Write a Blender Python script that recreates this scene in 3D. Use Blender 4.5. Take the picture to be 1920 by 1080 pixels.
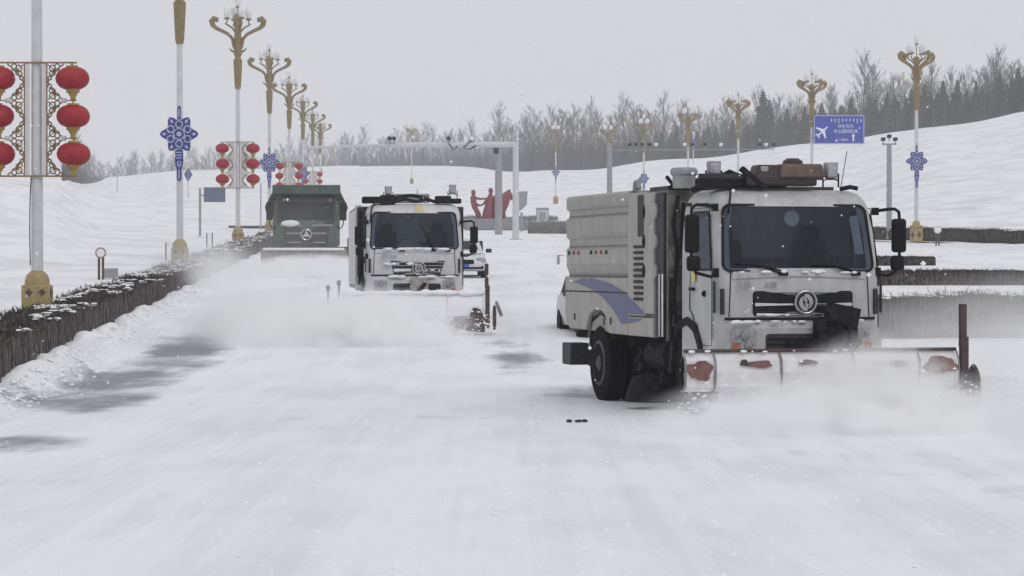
import bpy, bmesh, math, random
from mathutils import Vector, Matrix, Euler, noise
random.seed(7)
PI = math.pi
R = math.radians
for o in list(bpy.data.objects): bpy.data.objects.remove(o)
SC = bpy.context.scene
COL = SC.collection

# ------------------------------------------------------------------ camera
F_PX = 4800.0; CAM_Z = 1.985; HOR = 505.0
cam_d = bpy.data.cameras.new("camera"); cam = bpy.data.objects.new("camera", cam_d); COL.objects.link(cam)
cam_d.sensor_width = 36.0; cam_d.lens = 36.0 * F_PX / 1920.0
cam_d.clip_start = 0.5; cam_d.clip_end = 4000
cam.location = (0, 0, CAM_Z)
cam.rotation_euler = (R(90) - math.atan((540 - HOR) / F_PX), 0, 0)
SC.camera = cam

# ------------------------------------------------------------------ sky, sun, exposure
SUN_EL, SUN_AZ = R(48), R(150)           # azimuth clockwise from +Y
world = bpy.data.worlds.new("World"); SC.world = world; world.use_nodes = True
wn = world.node_tree.nodes; wl = world.node_tree.links; wn.clear()
w_out = wn.new("ShaderNodeOutputWorld"); w_bg = wn.new("ShaderNodeBackground")
w_sky = wn.new("ShaderNodeTexSky"); w_sky.sky_type = 'NISHITA'; w_sky.sun_disc = False
w_sky.sun_elevation = SUN_EL; w_sky.sun_rotation = SUN_AZ; w_sky.dust_density = 4.0
w_hsv = wn.new("ShaderNodeHueSaturation"); w_hsv.inputs["Saturation"].default_value = 0.2
w_mix = wn.new("ShaderNodeMix"); w_mix.data_type = 'RGBA'; w_mix.inputs[0].default_value = 0.92
w_mix.inputs[7].default_value = (6.75, 6.82, 7.2, 1)       # closed overcast deck
wl.new(w_sky.outputs[0], w_hsv.inputs["Color"]); wl.new(w_hsv.outputs[0], w_mix.inputs[6])
wl.new(w_mix.outputs[2], w_bg.inputs["Color"]); w_bg.inputs["Strength"].default_value = 0.1
wl.new(w_bg.outputs[0], w_out.inputs["Surface"])
sun_d = bpy.data.lights.new("sun", 'SUN'); sun_d.energy = 0.58; sun_d.angle = R(25); sun_d.color = (1, 0.97, 0.93)
sun = bpy.data.objects.new("sun", sun_d); COL.objects.link(sun)
sv = Vector((math.sin(SUN_AZ) * math.cos(SUN_EL), math.cos(SUN_AZ) * math.cos(SUN_EL), math.sin(SUN_EL)))
sun.rotation_euler = (-sv).to_track_quat('-Z', 'Y').to_euler(); sun.location = (0, 0, 60)
SC.view_settings.view_transform = 'Standard'; SC.view_settings.look = 'None'
SC.view_settings.exposure = 0.0; SC.view_settings.gamma = 1.0
SC.render.engine = 'CYCLES'
cy = SC.cycles
cy.use_denoising = True; cy.use_adaptive_sampling = True; cy.adaptive_threshold = 0.02; cy.adaptive_min_samples = 16
try: cy.denoiser = 'OPENIMAGEDENOISE'
except Exception: pass
cy.max_bounces = 12; cy.diffuse_bounces = 3; cy.glossy_bounces = 3; cy.transmission_bounces = 4
cy.volume_bounces = 9; cy.transparent_max_bounces = 16; cy.volume_step_rate = 2.0; cy.volume_max_steps = 128

# ------------------------------------------------------------------ material helpers
MATS = {}
def nt(name):
    m = bpy.data.materials.new(name); m.use_nodes = True; MATS[name] = m
    return m, m.node_tree.nodes, m.node_tree.links, m.node_tree.nodes["Principled BSDF"]
def plain(name, col, rough=0.5, metal=0.0, var=0.12, scale=6.0, dirt=None, dirt_amt=0.0, bump=0.0, spec=0.5, coat=0.0):
    """principled paint with procedural value variation and optional grime streaks"""
    m, n, l, b = nt(name)
    b.inputs["Roughness"].default_value = rough; b.inputs["Metallic"].default_value = metal
    b.inputs["Specular IOR Level"].default_value = spec; b.inputs["Coat Weight"].default_value = coat
    tc = n.new("ShaderNodeTexCoord"); no = n.new("ShaderNodeTexNoise"); no.inputs["Scale"].default_value = scale; no.inputs["Detail"].default_value = 5
    l.new(tc.outputs["Object"], no.inputs["Vector"])
    rp = n.new("ShaderNodeMapRange"); rp.inputs[1].default_value = 0.3; rp.inputs[2].default_value = 0.7
    rp.inputs[3].default_value = 1 - var; rp.inputs[4].default_value = 1 + var
    l.new(no.outputs["Fac"], rp.inputs[0])
    mul = n.new("ShaderNodeVectorMath"); mul.operation = 'SCALE'; mul.inputs[0].default_value = col
    l.new(rp.outputs[0], mul.inputs["Scale"]); out = mul.outputs[0]
    if dirt:
        mp = n.new("ShaderNodeMapping"); mp.inputs["Scale"].default_value = (2.2, 2.2, 0.8)
        l.new(tc.outputs["Object"], mp.inputs["Vector"])
        n2 = n.new("ShaderNodeTexNoise"); n2.inputs["Scale"].default_value = 2.2; n2.inputs["Detail"].default_value = 8; n2.inputs["Roughness"].default_value = 0.65
        l.new(mp.outputs[0], n2.inputs["Vector"])
        r2 = n.new("ShaderNodeMapRange"); r2.inputs[1].default_value = 0.38; r2.inputs[2].default_value = 0.72; r2.inputs[4].default_value = dirt_amt
        l.new(n2.outputs["Fac"], r2.inputs[0])
        mx = n.new("ShaderNodeMix"); mx.data_type = 'RGBA'; mx.inputs[7].default_value = (*dirt, 1)
        l.new(r2.outputs[0], mx.inputs[0]); l.new(out, mx.inputs[6]); out = mx.outputs[2]
    l.new(out, b.inputs["Base Color"])
    if bump:
        bp = n.new("ShaderNodeBump"); bp.inputs["Strength"].default_value = bump; bp.inputs["Distance"].default_value = 0.02
        l.new(no.outputs["Fac"], bp.inputs["Height"]); l.new(bp.outputs[0], b.inputs["Normal"])
    return m
DIRT = (0.10, 0.09, 0.08)
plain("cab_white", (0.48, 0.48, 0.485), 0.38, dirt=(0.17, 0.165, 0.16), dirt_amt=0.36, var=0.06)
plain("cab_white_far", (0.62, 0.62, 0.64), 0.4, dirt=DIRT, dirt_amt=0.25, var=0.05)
plain("body_grey", (0.355, 0.342, 0.318), 0.5, dirt=DIRT, dirt_amt=0.3, var=0.08)
plain("body_pale", (0.40, 0.385, 0.355), 0.5, dirt=DIRT, dirt_amt=0.32, var=0.08)
plain("body_groove", (0.20, 0.195, 0.19), 0.6, dirt=DIRT, dirt_amt=0.6)
plain("body_front_dirty", (0.16, 0.155, 0.14), 0.7, dirt=(0.05, 0.045, 0.04), dirt_amt=0.9, var=0.3)
plain("dark_panel", (0.040, 0.040, 0.045), 0.55, var=0.3, spec=0.2)
plain("blue_stripe", (0.10, 0.115, 0.25), 0.45, dirt=DIRT, dirt_amt=0.5)
plain("black_plastic", (0.010, 0.010, 0.012), 0.45, var=0.3, spec=0.10)
plain("black_grime", (0.018, 0.017, 0.019), 0.8, var=0.6, scale=9, bump=0.4, spec=0.1)
plain("rubber", (0.010, 0.010, 0.012), 0.85, var=0.3, scale=20, spec=0.06)
plain("rim_steel", (0.07, 0.07, 0.075), 0.55, metal=0.4, var=0.3)
plain("chrome", (0.62, 0.62, 0.64), 0.22, metal=1.0)
plain("emblem_metal", (0.42, 0.42, 0.44), 0.35, metal=0.9)
plain("steel_grey", (0.30, 0.30, 0.31), 0.5, metal=0.3, var=0.2)
plain("seal_black", (0.008, 0.008, 0.010), 0.5, spec=0.15)
plain("beacon_brown", (0.125, 0.082, 0.068), 0.4, var=0.3, dirt=(0.05, 0.04, 0.04), dirt_amt=0.6)
plain("beacon_dark", (0.030, 0.018, 0.020), 0.5, var=0.3)
plain("lamp_lens", (0.35, 0.35, 0.37), 0.2, var=0.35, scale=25)
plain("lens_orange", (0.40, 0.15, 0.07), 0.25, var=0.3, scale=25)
plain("red_mark", (0.34, 0.11, 0.08), 0.5)
plain("yellow_sticker", (0.62, 0.55, 0.12), 0.5, var=0.2, scale=20)
plain("pale_yellow", (0.62, 0.50, 0.25), 0.5, var=0.15, scale=12)
plain("paper_white", (0.66, 0.68, 0.70), 0.7, var=0.1)
plain("plow_snow", (0.80, 0.80, 0.81), 0.8, var=0.12, scale=5, dirt=(0.45, 0.36, 0.35), dirt_amt=0.35, bump=0.3)
plain("plow_rust", (0.19, 0.095, 0.085), 0.7, var=0.35, scale=9)
plain("plow_dark", (0.06, 0.035, 0.035), 0.6, var=0.4)
plain("plow_far", (0.34, 0.31, 0.30), 0.6, var=0.25)
plain("green_paint", (0.028, 0.060, 0.042), 0.45, dirt=(0.16, 0.16, 0.16), dirt_amt=0.45)
plain("seat_fabric", (0.018, 0.018, 0.022), 0.9, spec=0.1)
plain("pole_white", (0.60, 0.61, 0.63), 0.4, var=0.06, dirt=(0.30, 0.30, 0.31), dirt_amt=0.3)
plain("pole_grey", (0.30, 0.305, 0.32), 0.5, var=0.12)
plain("lamp_gold", (0.26, 0.20, 0.105), 0.45, metal=0.25, var=0.18)
plain("base_gold", (0.36, 0.275, 0.12), 0.5, var=0.15, dirt=DIRT, dirt_amt=0.25)
plain("base_brown", (0.10, 0.055, 0.035), 0.6, var=0.2)
plain("frosted_glass", (0.80, 0.81, 0.83), 0.25, var=0.03)
plain("lantern_red", (0.32, 0.012, 0.022), 0.55, var=0.15, scale=4)
plain("lantern_gold", (0.36, 0.25, 0.06), 0.5, var=0.2)
plain("fret_gold", (0.24, 0.17, 0.09), 0.5, metal=0.2, var=0.3)
plain("fret_back", (0.62, 0.60, 0.60), 0.6, var=0.05)
plain("knot_blue", (0.045, 0.05, 0.22), 0.45, var=0.2)
plain("knot_pale", (0.42, 0.45, 0.66), 0.4, var=0.1)
plain("sign_blue", (0.055, 0.085, 0.40), 0.4, var=0.06)
plain("sign_slate", (0.13, 0.15, 0.22), 0.5)
plain("twig_stem", (0.16, 0.142, 0.145), 0.95, var=0.4, scale=10)
plain("twig_hazed", (0.20, 0.195, 0.20), 1.0, var=0.3)  # far hedges: haze put into the colour by a lighter tone
plain("twig_fine", (0.10, 0.095, 0.098), 1.0, var=0.3)
plain("edge_snow", (0.55, 0.55, 0.56), 0.8, var=0.25, scale=7)
plain("rib_grey", (0.22, 0.20, 0.20), 0.6, var=0.3)
plain("sign_white", (0.78, 0.80, 0.84), 0.45, var=0.04)
plain("sign_red", (0.34, 0.20, 0.19), 0.5)
plain("statue_red", (0.21, 0.05, 0.065), 0.55, var=0.15)
plain("plinth_grey", (0.25, 0.25, 0.26), 0.8, var=0.15)
plain("bark_dark", (0.06, 0.05, 0.045), 0.9, var=0.3)
plain("bark_pale", (0.13, 0.12, 0.115), 0.9, var=0.3)
plain("needles", (0.028, 0.040, 0.030), 0.9, var=0.4, scale=2)
plain("twig_brown", (0.10, 0.082, 0.076), 0.95, var=0.5, scale=14)
plain("twig_core", (0.026, 0.021, 0.019), 1.0, var=0.5, scale=12, spec=0.05)
plain("twig_far", (0.080, 0.077, 0.080), 1.0, var=0.3)
plain("car_white", (0.66, 0.66, 0.68), 0.35, coat=0.4, var=0.06, dirt=(0.3, 0.3, 0.3), dirt_amt=0.3)
plain("car_grey", (0.20, 0.20, 0.21), 0.4, coat=0.4, var=0.06, dirt=(0.3, 0.3, 0.3), dirt_amt=0.4)
plain("debris_brown", (0.05, 0.04, 0.035), 0.9, var=0.4)
plain("snow_flake", (0.85, 0.86, 0.88), 0.8, var=0.0)

def glass_mat(name, tint, refl_rough=0.06):
    m, n, l, b = nt(name); n.remove(b)
    out = [x for x in n if x.type == 'OUTPUT_MATERIAL'][0]
    tr = n.new("ShaderNodeBsdfTransparent"); tr.inputs[0].default_value = (*tint, 1)
    gl = n.new("ShaderNodeBsdfGlossy"); gl.inputs["Roughness"].default_value = refl_rough; gl.inputs["Color"].default_value = (0.55, 0.6, 0.72, 1)
    df = n.new("ShaderNodeBsdfDiffuse"); df.inputs[0].default_value = (0.30, 0.31, 0.33, 1)
    fr = n.new("ShaderNodeFresnel"); fr.inputs[0].default_value = 1.45
    mx = n.new("ShaderNodeMixShader"); l.new(fr.outputs[0], mx.inputs[0]); l.new(tr.outputs[0], mx.inputs[1]); l.new(gl.outputs[0], mx.inputs[2])
    tc = n.new("ShaderNodeTexCoord"); no = n.new("ShaderNodeTexNoise"); no.inputs["Scale"].default_value = 2.5; no.inputs["Detail"].default_value = 9; no.inputs["Roughness"].default_value = 0.7
    l.new(tc.outputs["Object"], no.inputs["Vector"])
    mr = n.new("ShaderNodeMapRange"); mr.inputs[1].default_value = 0.45; mr.inputs[2].default_value = 0.85; mr.inputs[3].default_value = 0.02; mr.inputs[4].default_value = 0.09
    l.new(no.outputs["Fac"], mr.inputs[0])
    m2 = n.new("ShaderNodeMixShader"); l.new(mr.outputs[0], m2.inputs[0]); l.new(mx.outputs[0], m2.inputs[1]); l.new(df.outputs[0], m2.inputs[2])
    l.new(m2.outputs[0], out.inputs["Surface"])
    return m
glass_mat("windscreen", (0.46, 0.50, 0.57))

def snow_mat(name, road=False):
    m, n, l, b = nt(name)
    b.inputs["Roughness"].default_value = 0.65; b.inputs["Specular IOR Level"].default_value = 0.25
    ge = n.new("ShaderNodeNewGeometry")
    def mapping(sx, sy, rz=0.0, sz=1.0):
        mp = n.new("ShaderNodeMapping"); mp.inputs["Scale"].default_value = (sx, sy, sz); mp.inputs["Rotation"].default_value = (0, 0, rz)
        l.new(ge.outputs["Position"], mp.inputs["Vector"]); return mp
    def tex(mp, scale, detail=6, rough=0.6):
        t = n.new("ShaderNodeTexNoise"); t.inputs["Scale"].default_value = scale; t.inputs["Detail"].default_value = detail; t.inputs["Roughness"].default_value = rough
        l.new(mp.outputs[0], t.inputs["Vector"]); return t.outputs["Fac"]
    def rng(x, a, b_, c=0.0, d=1.0):
        r = n.new("ShaderNodeMapRange"); r.interpolation_type = 'SMOOTHSTEP'
        for i, v in zip((1, 2, 3, 4), (a, b_, c, d)): r.inputs[i].default_value = v
        l.new(x, r.inputs[0]); return r.outputs[0]
    def op(o, a, b_=None):
        q = n.new("ShaderNodeMath"); q.operation = o
        for i, v in enumerate((a, b_)):
            if v is None: continue
            if isinstance(v, (int, float)): q.inputs[i].default_value = v
            else: l.new(v, q.inputs[i])
        return q.outputs[0]
    sx = n.new("ShaderNodeSeparateXYZ"); l.new(ge.outputs["Position"], sx.inputs[0])
    base = n.new("ShaderNodeMix"); base.data_type = 'RGBA'
    base.inputs[6].default_value = (0.765, 0.775, 0.805, 1); base.inputs[7].default_value = (0.90, 0.905, 0.915, 1)
    packed = op('ADD', op('MULTIPLY', tex(mapping(0.55, 0.16, R(20)), 1.0, 7, 0.6), 0.6), op('ADD', op('MULTIPLY', tex(mapping(2.6, 0.07, R(-3)), 1.0, 5, 0.6), 0.22), op('MULTIPLY', tex(mapping(9.0, 0.05, R(-4)), 1.0, 4, 0.7), 0.18))) if road else tex(mapping(0.3, 0.12), 1.0)
    l.new(rng(packed, 0.38, 0.57), base.inputs[0]); col = base.outputs[2]
    fine = tex(mapping(1, 1), 5.0, 8, 0.7)
    drift = tex(mapping(0.55, 1.6, R(-8)), 0.8, 7, 0.6)
    if road:
        lat = op('ADD', sx.outputs[0], op('MULTIPLY', sx.outputs[1], 0.0531))
        streak = tex(mapping(0.42, 0.40, R(22)), 0.9, 9, 0.66)      # wind-swept streaks
        streak2 = tex(mapping(1.5, 0.10, R(-3)), 1.0, 6, 0.55)     # along the lane (scraped)
        def blob(cl, cyy, wl_, wy):                                  # soft patch: swept by wind and blade, one a painted wheel shadow
            a = op('MULTIPLY', op('SUBTRACT', lat, cl), 1 / wl_); c = op('MULTIPLY', op('SUBTRACT', sx.outputs[1], cyy), 1 / wy)
            e = op('ADD', op('MULTIPLY', a, a), op('MULTIPLY', c, c))
            return op('POWER', 2.718, op('MULTIPLY', e, -1.0))
        amt = None
        for (cl, cyy, wl_, wy, k) in [(-4.6, 38.5, 1.5, 4.5, 1.0), (-4.5, 45, 1.3, 6, 1.05), (-4.1, 54, 1.2, 9, 1.05), (-3.6, 68, 0.9, 14, 0.85), (-4.1, 28.8, 1.3, 2.4, 0.85),
                                      (4.2, 27, 3.0, 3.5, 0.50), (7.0, 23.5, 3.5, 4, 0.56), (9.5, 28, 3.0, 4, 0.5), (4.2, 41, 2.4, 4.5, 0.80), (2.8, 52, 1.0, 9, 0.72), (0.5, 34, 5, 1.5, 0.46), (10.0, 44, 3.0, 6, 0.6)]:  # patch at the nearest lorry's tail paints the shadow behind its rear wheel
            t = op('MULTIPLY', blob(cl, cyy, wl_, wy), k)
            amt = t if amt is None else op('MAXIMUM', amt, t)
        amt = op('MAXIMUM', amt, 0.25)
        st = op('ADD', op('MULTIPLY', streak, 0.62), op('MULTIPLY', streak2, 0.38))
        thr = op('ADD', st, op('MULTIPLY', amt, 0.60))
        dust = rng(tex(mapping(0.50, 0.22, R(28)), 1.5, 8, 0.62), 0.34, 0.56, 0.45, 1.0)    # powder blown across the bare parts
        mask = op('MULTIPLY', op('MULTIPLY', rng(thr, 0.78, 1.02), dust), 0.92)
        br = n.new("ShaderNodeMix"); br.data_type = 'RGBA'; br.inputs[7].default_value = (0.135, 0.14, 0.155, 1)
        l.new(mask, br.inputs[0]); l.new(col, br.inputs[6]); col = br.outputs[2]
        l.new(rng(mask, 0, 1, 0.65, 0.42), b.inputs["Roughness"])
        flat = op('SUBTRACT', 1.0, mask)
        hgt = op('MULTIPLY', op('ADD', op('MULTIPLY', fine, 0.35), drift), op('POWER', flat, 2.0))
    else:
        stub = tex(mapping(0.05, 0.22, R(10)), 0.7, 8, 0.70)
        patch = tex(mapping(0.05, 0.05), 1.0, 3, 0.5)
        mk = op('MULTIPLY', rng(op('ADD', stub, op('MULTIPLY', op('SUBTRACT', patch, 0.5), 0.5)), 0.53, 0.78), 0.40)
        br = n.new("ShaderNodeMix"); br.data_type = 'RGBA'; br.inputs[7].default_value = (0.30, 0.28, 0.26, 1)
        l.new(mk, br.inputs[0]); l.new(col, br.inputs[6]); col = br.outputs[2]
        hgt = op('ADD', op('MULTIPLY', fine, 0.35), drift)
    bp = n.new("ShaderNodeBump"); bp.inputs["Strength"].default_value = 0.55; bp.inputs["Distance"].default_value = 0.10
    l.new(hgt, bp.inputs["Height"]); l.new(bp.outputs[0], b.inputs["Normal"])
    l.new(col, b.inputs["Base Color"])
    return m
snow_mat("snow"); snow_mat("snow_road", True)

def volume_mat(name, dens, noise_scale=None, stretch=(1, 1, 1), lo=0.40, hi=0.70, edge=0.9, color=(0.998, 0.998, 0.999), zfade=True):
    m, n, l, b = nt(name); n.remove(b)
    out = [x for x in n if x.type == 'OUTPUT_MATERIAL'][0]
    v = n.new("ShaderNodeVolumePrincipled"); v.inputs["Color"].default_value = (*color, 1); v.inputs["Anisotropy"].default_value = 0.0
    v.inputs["Density"].default_value = dens
    l.new(v.outputs[0], out.inputs["Volume"])
    if noise_scale:
        tc = n.new("ShaderNodeTexCoord")
        mp = n.new("ShaderNodeMapping"); mp.inputs["Scale"].default_value = stretch; l.new(tc.outputs["Object"], mp.inputs["Vector"])
        no = n.new("ShaderNodeTexNoise"); no.inputs["Scale"].default_value = noise_scale; no.inputs["Detail"].default_value = 6; no.inputs["Roughness"].default_value = 0.62
        l.new(mp.outputs[0], no.inputs["Vector"])
        mr = n.new("ShaderNodeMapRange"); mr.interpolation_type = 'SMOOTHSTEP'; mr.inputs[1].default_value = lo; mr.inputs[2].default_value = hi; mr.inputs[3].default_value = 0.12
        l.new(no.outputs["Fac"], mr.inputs[0])
        # falloff towards the cloud's own edge: unit-sphere object coordinates
        sp = n.new("ShaderNodeVectorMath"); sp.operation = 'LENGTH'; l.new(tc.outputs["Object"], sp.inputs[0])
        fo = n.new("ShaderNodeMapRange"); fo.interpolation_type = 'SMOOTHSTEP'; fo.inputs[1].default_value = 1.0; fo.inputs[2].default_value = 1.0 - edge
        l.new(sp.outputs["Value"], fo.inputs[0])
        a = n.new("ShaderNodeMath"); a.operation = 'MULTIPLY'; l.new(mr.outputs[0], a.inputs[0]); l.new(fo.outputs[0], a.inputs[1])
        c = n.new("ShaderNodeMath"); c.operation = 'MULTIPLY'; c.inputs[1].default_value = dens; l.new(a.outputs[0], c.inputs[0])
        l.new(c.outputs[0], v.inputs["Density"])
    return m

# ------------------------------------------------------------------ mesh helpers
class G:
    def __init__(s): s.v = []; s.f = []
    def add(s, vs, fs):
        k = len(s.v); s.v += [tuple(p) for p in vs]; s.f += [tuple(i + k for i in q) for q in fs]; return s
    def box(s, c, d, rot=None, taper=None):
        hx, hy, hz = d[0] / 2, d[1] / 2, d[2] / 2
        P = []
        for z in (-hz, hz):
            q = taper if (taper and z > 0) else 1.0
            for x, y in ((-hx, -hy), (hx, -hy), (hx, hy), (-hx, hy)): P.append(Vector((x * q, y * q, z)))
        if rot:
            M = Euler(rot).to_matrix(); P = [M @ p for p in P]
        P = [p + Vector(c) for p in P]
        return s.add(P, [(0, 3, 2, 1), (4, 5, 6, 7), (0, 1, 5, 4), (1, 2, 6, 5), (2, 3, 7, 6), (3, 0, 4, 7)])
    def bx(s, x0, x1, y0, y1, z0, z1): return s.box(((x0 + x1) / 2, (y0 + y1) / 2, (z0 + z1) / 2), (x1 - x0, y1 - y0, z1 - z0))
    def tube(s, pts, r, n=8, caps=True):
        pts = [Vector(p) for p in pts]; m = len(pts)
        rs = r if isinstance(r, (list, tuple)) else [r] * m
        V = []; up = None
        for i, p in enumerate(pts):
            t = (pts[min(i + 1, m - 1)] - pts[max(i - 1, 0)]).normalized()
            if up is None:
                up = Vector((0, 0, 1)) if abs(t.z) < 0.9 else Vector((1, 0, 0))
            a = t.cross(up); a.normalize(); b = a.cross(t); b.normalize(); up = b
            for k in range(n):
                q = 2 * PI * k / n; V.append(p + (a * math.cos(q) + b * math.sin(q)) * rs[i])
        Fs = []
        for i in range(m - 1):
            for k in range(n):
                k2 = (k + 1) % n; Fs.append((i * n + k, i * n + k2, (i + 1) * n + k2, (i + 1) * n + k))
        if caps: Fs.append(tuple(range(n - 1, -1, -1))); Fs.append(tuple((m - 1) * n + k for k in range(n)))
        return s.add(V, Fs)
    def lathe(s, prof, n=16, c=(0, 0, 0), M=None):
        V = []; m = len(prof)
        for r, z in prof:
            for k in range(n):
                q = 2 * PI * k / n; V.append(Vector((r * math.cos(q), r * math.sin(q), z)))
        if M: V = [M @ p for p in V]
        V = [p + Vector(c) for p in V]
        Fs = [(i * n + k, i * n + (k + 1) % n, (i + 1) * n + (k + 1) % n, (i + 1) * n + k) for i in range(m - 1) for k in range(n)]
        Fs.append(tuple(range(n - 1, -1, -1))); Fs.append(tuple((m - 1) * n + k for k in range(n)))
        return s.add(V, Fs)
    def ball(s, c, r, n=10, m=6, sq=(1, 1, 1)):
        pr = [(math.sin(PI * (i + 0.02) / (m + 0.04)) * r, -math.cos(PI * (i + 0.02) / (m + 0.04)) * r) for i in range(m + 1)]
        return s.lathe(pr, n, c, Matrix.Diagonal(Vector(sq)))
    def torus(s, c, R0, r, M=None, n=20, k=6, arc=2 * PI, a0=0):
        pts = [Vector((R0 * math.cos(a0 + arc * i / n), 0, R0 * math.sin(a0 + arc * i / n))) for i in range(n + 1)]
        if M: pts = [M @ p for p in pts]
        return s.tube([p + Vector(c) for p in pts], r, k, caps=arc < 6.2)
    def prism(s, poly, axis, a, b):
        """poly 2-D; axis 'x' -> poly is (y,z); 'y' -> (x,z); 'z' -> (x,y)"""
        def P(p, w):
            return {'x': (w, p[0], p[1]), 'y': (p[0], w, p[1]), 'z': (p[0], p[1], w)}[axis]
        n = len(poly); V = [P(p, a) for p in poly] + [P(p, b) for p in poly]
        Fs = [tuple(range(n)), tuple(range(2 * n - 1, n - 1, -1))] + [(i, i + n, (i + 1) % n + n, (i + 1) % n) for i in range(n)]
        return s.add(V, Fs)
    def obj(s, name, mat, parent=None, smooth=False, bevel=0.0, seg=2, angle=35):
        me = bpy.data.meshes.new(name); me.from_pydata(s.v, [], s.f)
        bm = bmesh.new(); bm.from_mesh(me); bmesh.ops.recalc_face_normals(bm, faces=bm.faces); bm.to_mesh(me); bm.free()
        me.materials.append(MATS[mat] if isinstance(mat, str) else mat)
        o = bpy.data.objects.new(name, me); COL.objects.link(o)
        if parent: o.parent = parent
        if smooth: shade(o, angle)
        if bevel:
            md = o.modifiers.new("bevel", 'BEVEL'); md.width = bevel; md.segments = seg; md.limit_method = 'ANGLE'; md.angle_limit = R(40)
            shade(o, 40)
        return o
def shade(o, angle=35):
    me = o.data
    for p in me.polygons: p.use_smooth = True
    try: me.set_sharp_from_angle(angle=R(angle))
    except Exception: pass
def tag(o, label=None, cat=None, group=None, kind=None):
    if label: o["label"] = label
    if cat: o["category"] = cat
    if group: o["group"] = group
    if kind: o["kind"] = kind
    return o
def empty(name, loc=(0, 0, 0), rz=0.0, label=None, cat=None, group=None):
    o = bpy.data.objects.new(name, None); COL.objects.link(o); o.location = loc; o.rotation_euler = (0, 0, rz); o.empty_display_size = 0.2
    return tag(o, label, cat, group)
def copy_tree(o, parent=None):
    c = o.copy(); COL.objects.link(c); c.parent = parent
    for ch in o.children: copy_tree(ch, c)
    return c
def rr(u0, u1, z0, z1, r, n=5, tap=0.0):
    """rounded rectangle loop; tap narrows the top on both sides"""
    pts = []
    for cxx, czz, a0 in ((u1 - r, z1 - r, 0), (u0 + r, z1 - r, 90), (u0 + r, z0 + r, 180), (u1 - r, z0 + r, 270)):
        for i in range(n + 1):
            a = R(a0 + 90 * i / n); pts.append((cxx + r * math.cos(a), czz + r * math.sin(a)))
    if tap:
        mid = (u0 + u1) / 2
        pts = [(mid + (u - mid) * (1 - tap * (z - z0) / (z1 - z0)), z) for u, z in pts]
    return pts
def slab(loop, mapf, off, thick, rings=4):
    """curved plate whose outer face lies at mapf(u,z,off) and inner at off+thick"""
    g = G(); n = len(loop); cu = sum(p[0] for p in loop) / n; cz = sum(p[1] for p in loop) / n
    V = []
    for k in range(rings):
        q = 1 - k / rings
        for u, z in loop: V.append(mapf(cu + (u - cu) * q, cz + (z - cz) * q, off))
    V.append(mapf(cu, cz, off)); c0 = len(V) - 1
    for u, z in loop: V.append(mapf(u, z, off + thick))
    b0 = c0 + 1; Fs = []
    for k in range(rings - 1):
        for i in range(n): j = (i + 1) % n; Fs.append((k * n + i, k * n + j, (k + 1) * n + j, (k + 1) * n + i))
    k = rings - 1
    for i in range(n): Fs.append((k * n + i, k * n + (i + 1) % n, c0))
    for i in range(n): j = (i + 1) % n; Fs.append((b0 + i, b0 + j, j, i))
    g.add(V, Fs); return g
def ring_slab(loop, mapf, off, thick, w):
    """frame following a loop, w metres wide outward"""
    n = len(loop); cu = sum(p[0] for p in loop) / n; cz = sum(p[1] for p in loop) / n
    outl = []
    for i in range(n):
        a = Vector(loop[i - 1]); b = Vector(loop[(i + 1) % n]); t = (b - a).normalized(); nn = Vector((t.y, -t.x))
        if nn.dot(Vector(loop[i]) - Vector((cu, cz))) < 0: nn = -nn
        outl.append((loop[i][0] + nn.x * w, loop[i][1] + nn.y * w))
    V = [mapf(u, z, off) for u, z in loop] + [mapf(u, z, off) for u, z in outl] + [mapf(u, z, off + thick) for u, z in loop] + [mapf(u, z, off + thick) for u, z in outl]
    Fs = []
    for i in range(n):
        j = (i + 1) % n
        Fs += [(i, j, n + j, n + i), (n + i, n + j, 3 * n + j, 3 * n + i), (2 * n + j, 2 * n + i, 3 * n + i, 3 * n + j), (j, i, 2 * n + i, 2 * n + j)]
    return G().add(V, Fs)
def text_obj(name, body, size, mat, parent, loc, rot, depth=0.004, align='CENTER'):
    cu = bpy.data.curves.new(name, 'FONT'); cu.body = body; cu.size = size; cu.extrude = depth; cu.align_x = align; cu.align_y = 'CENTER'
    tmp = bpy.data.objects.new("tmp", cu); COL.objects.link(tmp)
    bpy.context.view_layer.update()
    me = bpy.data.meshes.new_from_object(tmp.evaluated_get(bpy.context.evaluated_depsgraph_get()))
    bpy.data.objects.remove(tmp)
    me.materials.clear(); me.materials.append(MATS[mat])
    o = bpy.data.objects.new(name, me); COL.objects.link(o); o.parent = parent; o.location = loc; o.rotation_euler = rot
    return o

# ------------------------------------------------------------------ terrain
SLOPE = 0.02854; YAW_ROAD = 0.0531          # road axis: X = lat - YAW_ROAD * Y
def sstep(a, b, x):
    t = max(0.0, min(1.0, (x - a) / (b - a))); return t * t * (3 - 2 * t)
def lerp_tab(x, xs, ys):
    if x <= xs[0]: return ys[0]
    for i in range(1, len(xs)):
        if x <= xs[i]:
            t = (x - xs[i - 1]) / (xs[i] - xs[i - 1]); t = t * t * (3 - 2 * t); return ys[i - 1] + (ys[i] - ys[i - 1]) * t
    return ys[-1]
U_ = [-.30, -.22, -.18, -.155, -.12, -.08, -.03, .02, .07, .12, .17, .21, .32]
D_ = [280, 300, 340, 900, 1000, 1000, 880, 680, 600, 540, 490, 460, 430]
YT = [300, 322, 338, 353, 348, 338, 328, 322, 298, 270, 238, 212, 150]
DH = [75, 80, 90, 120, 200, 300, 330, 330, 300, 250, 200, 185, 160]
def plane(y): return SLOPE * (y - 35)
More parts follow.
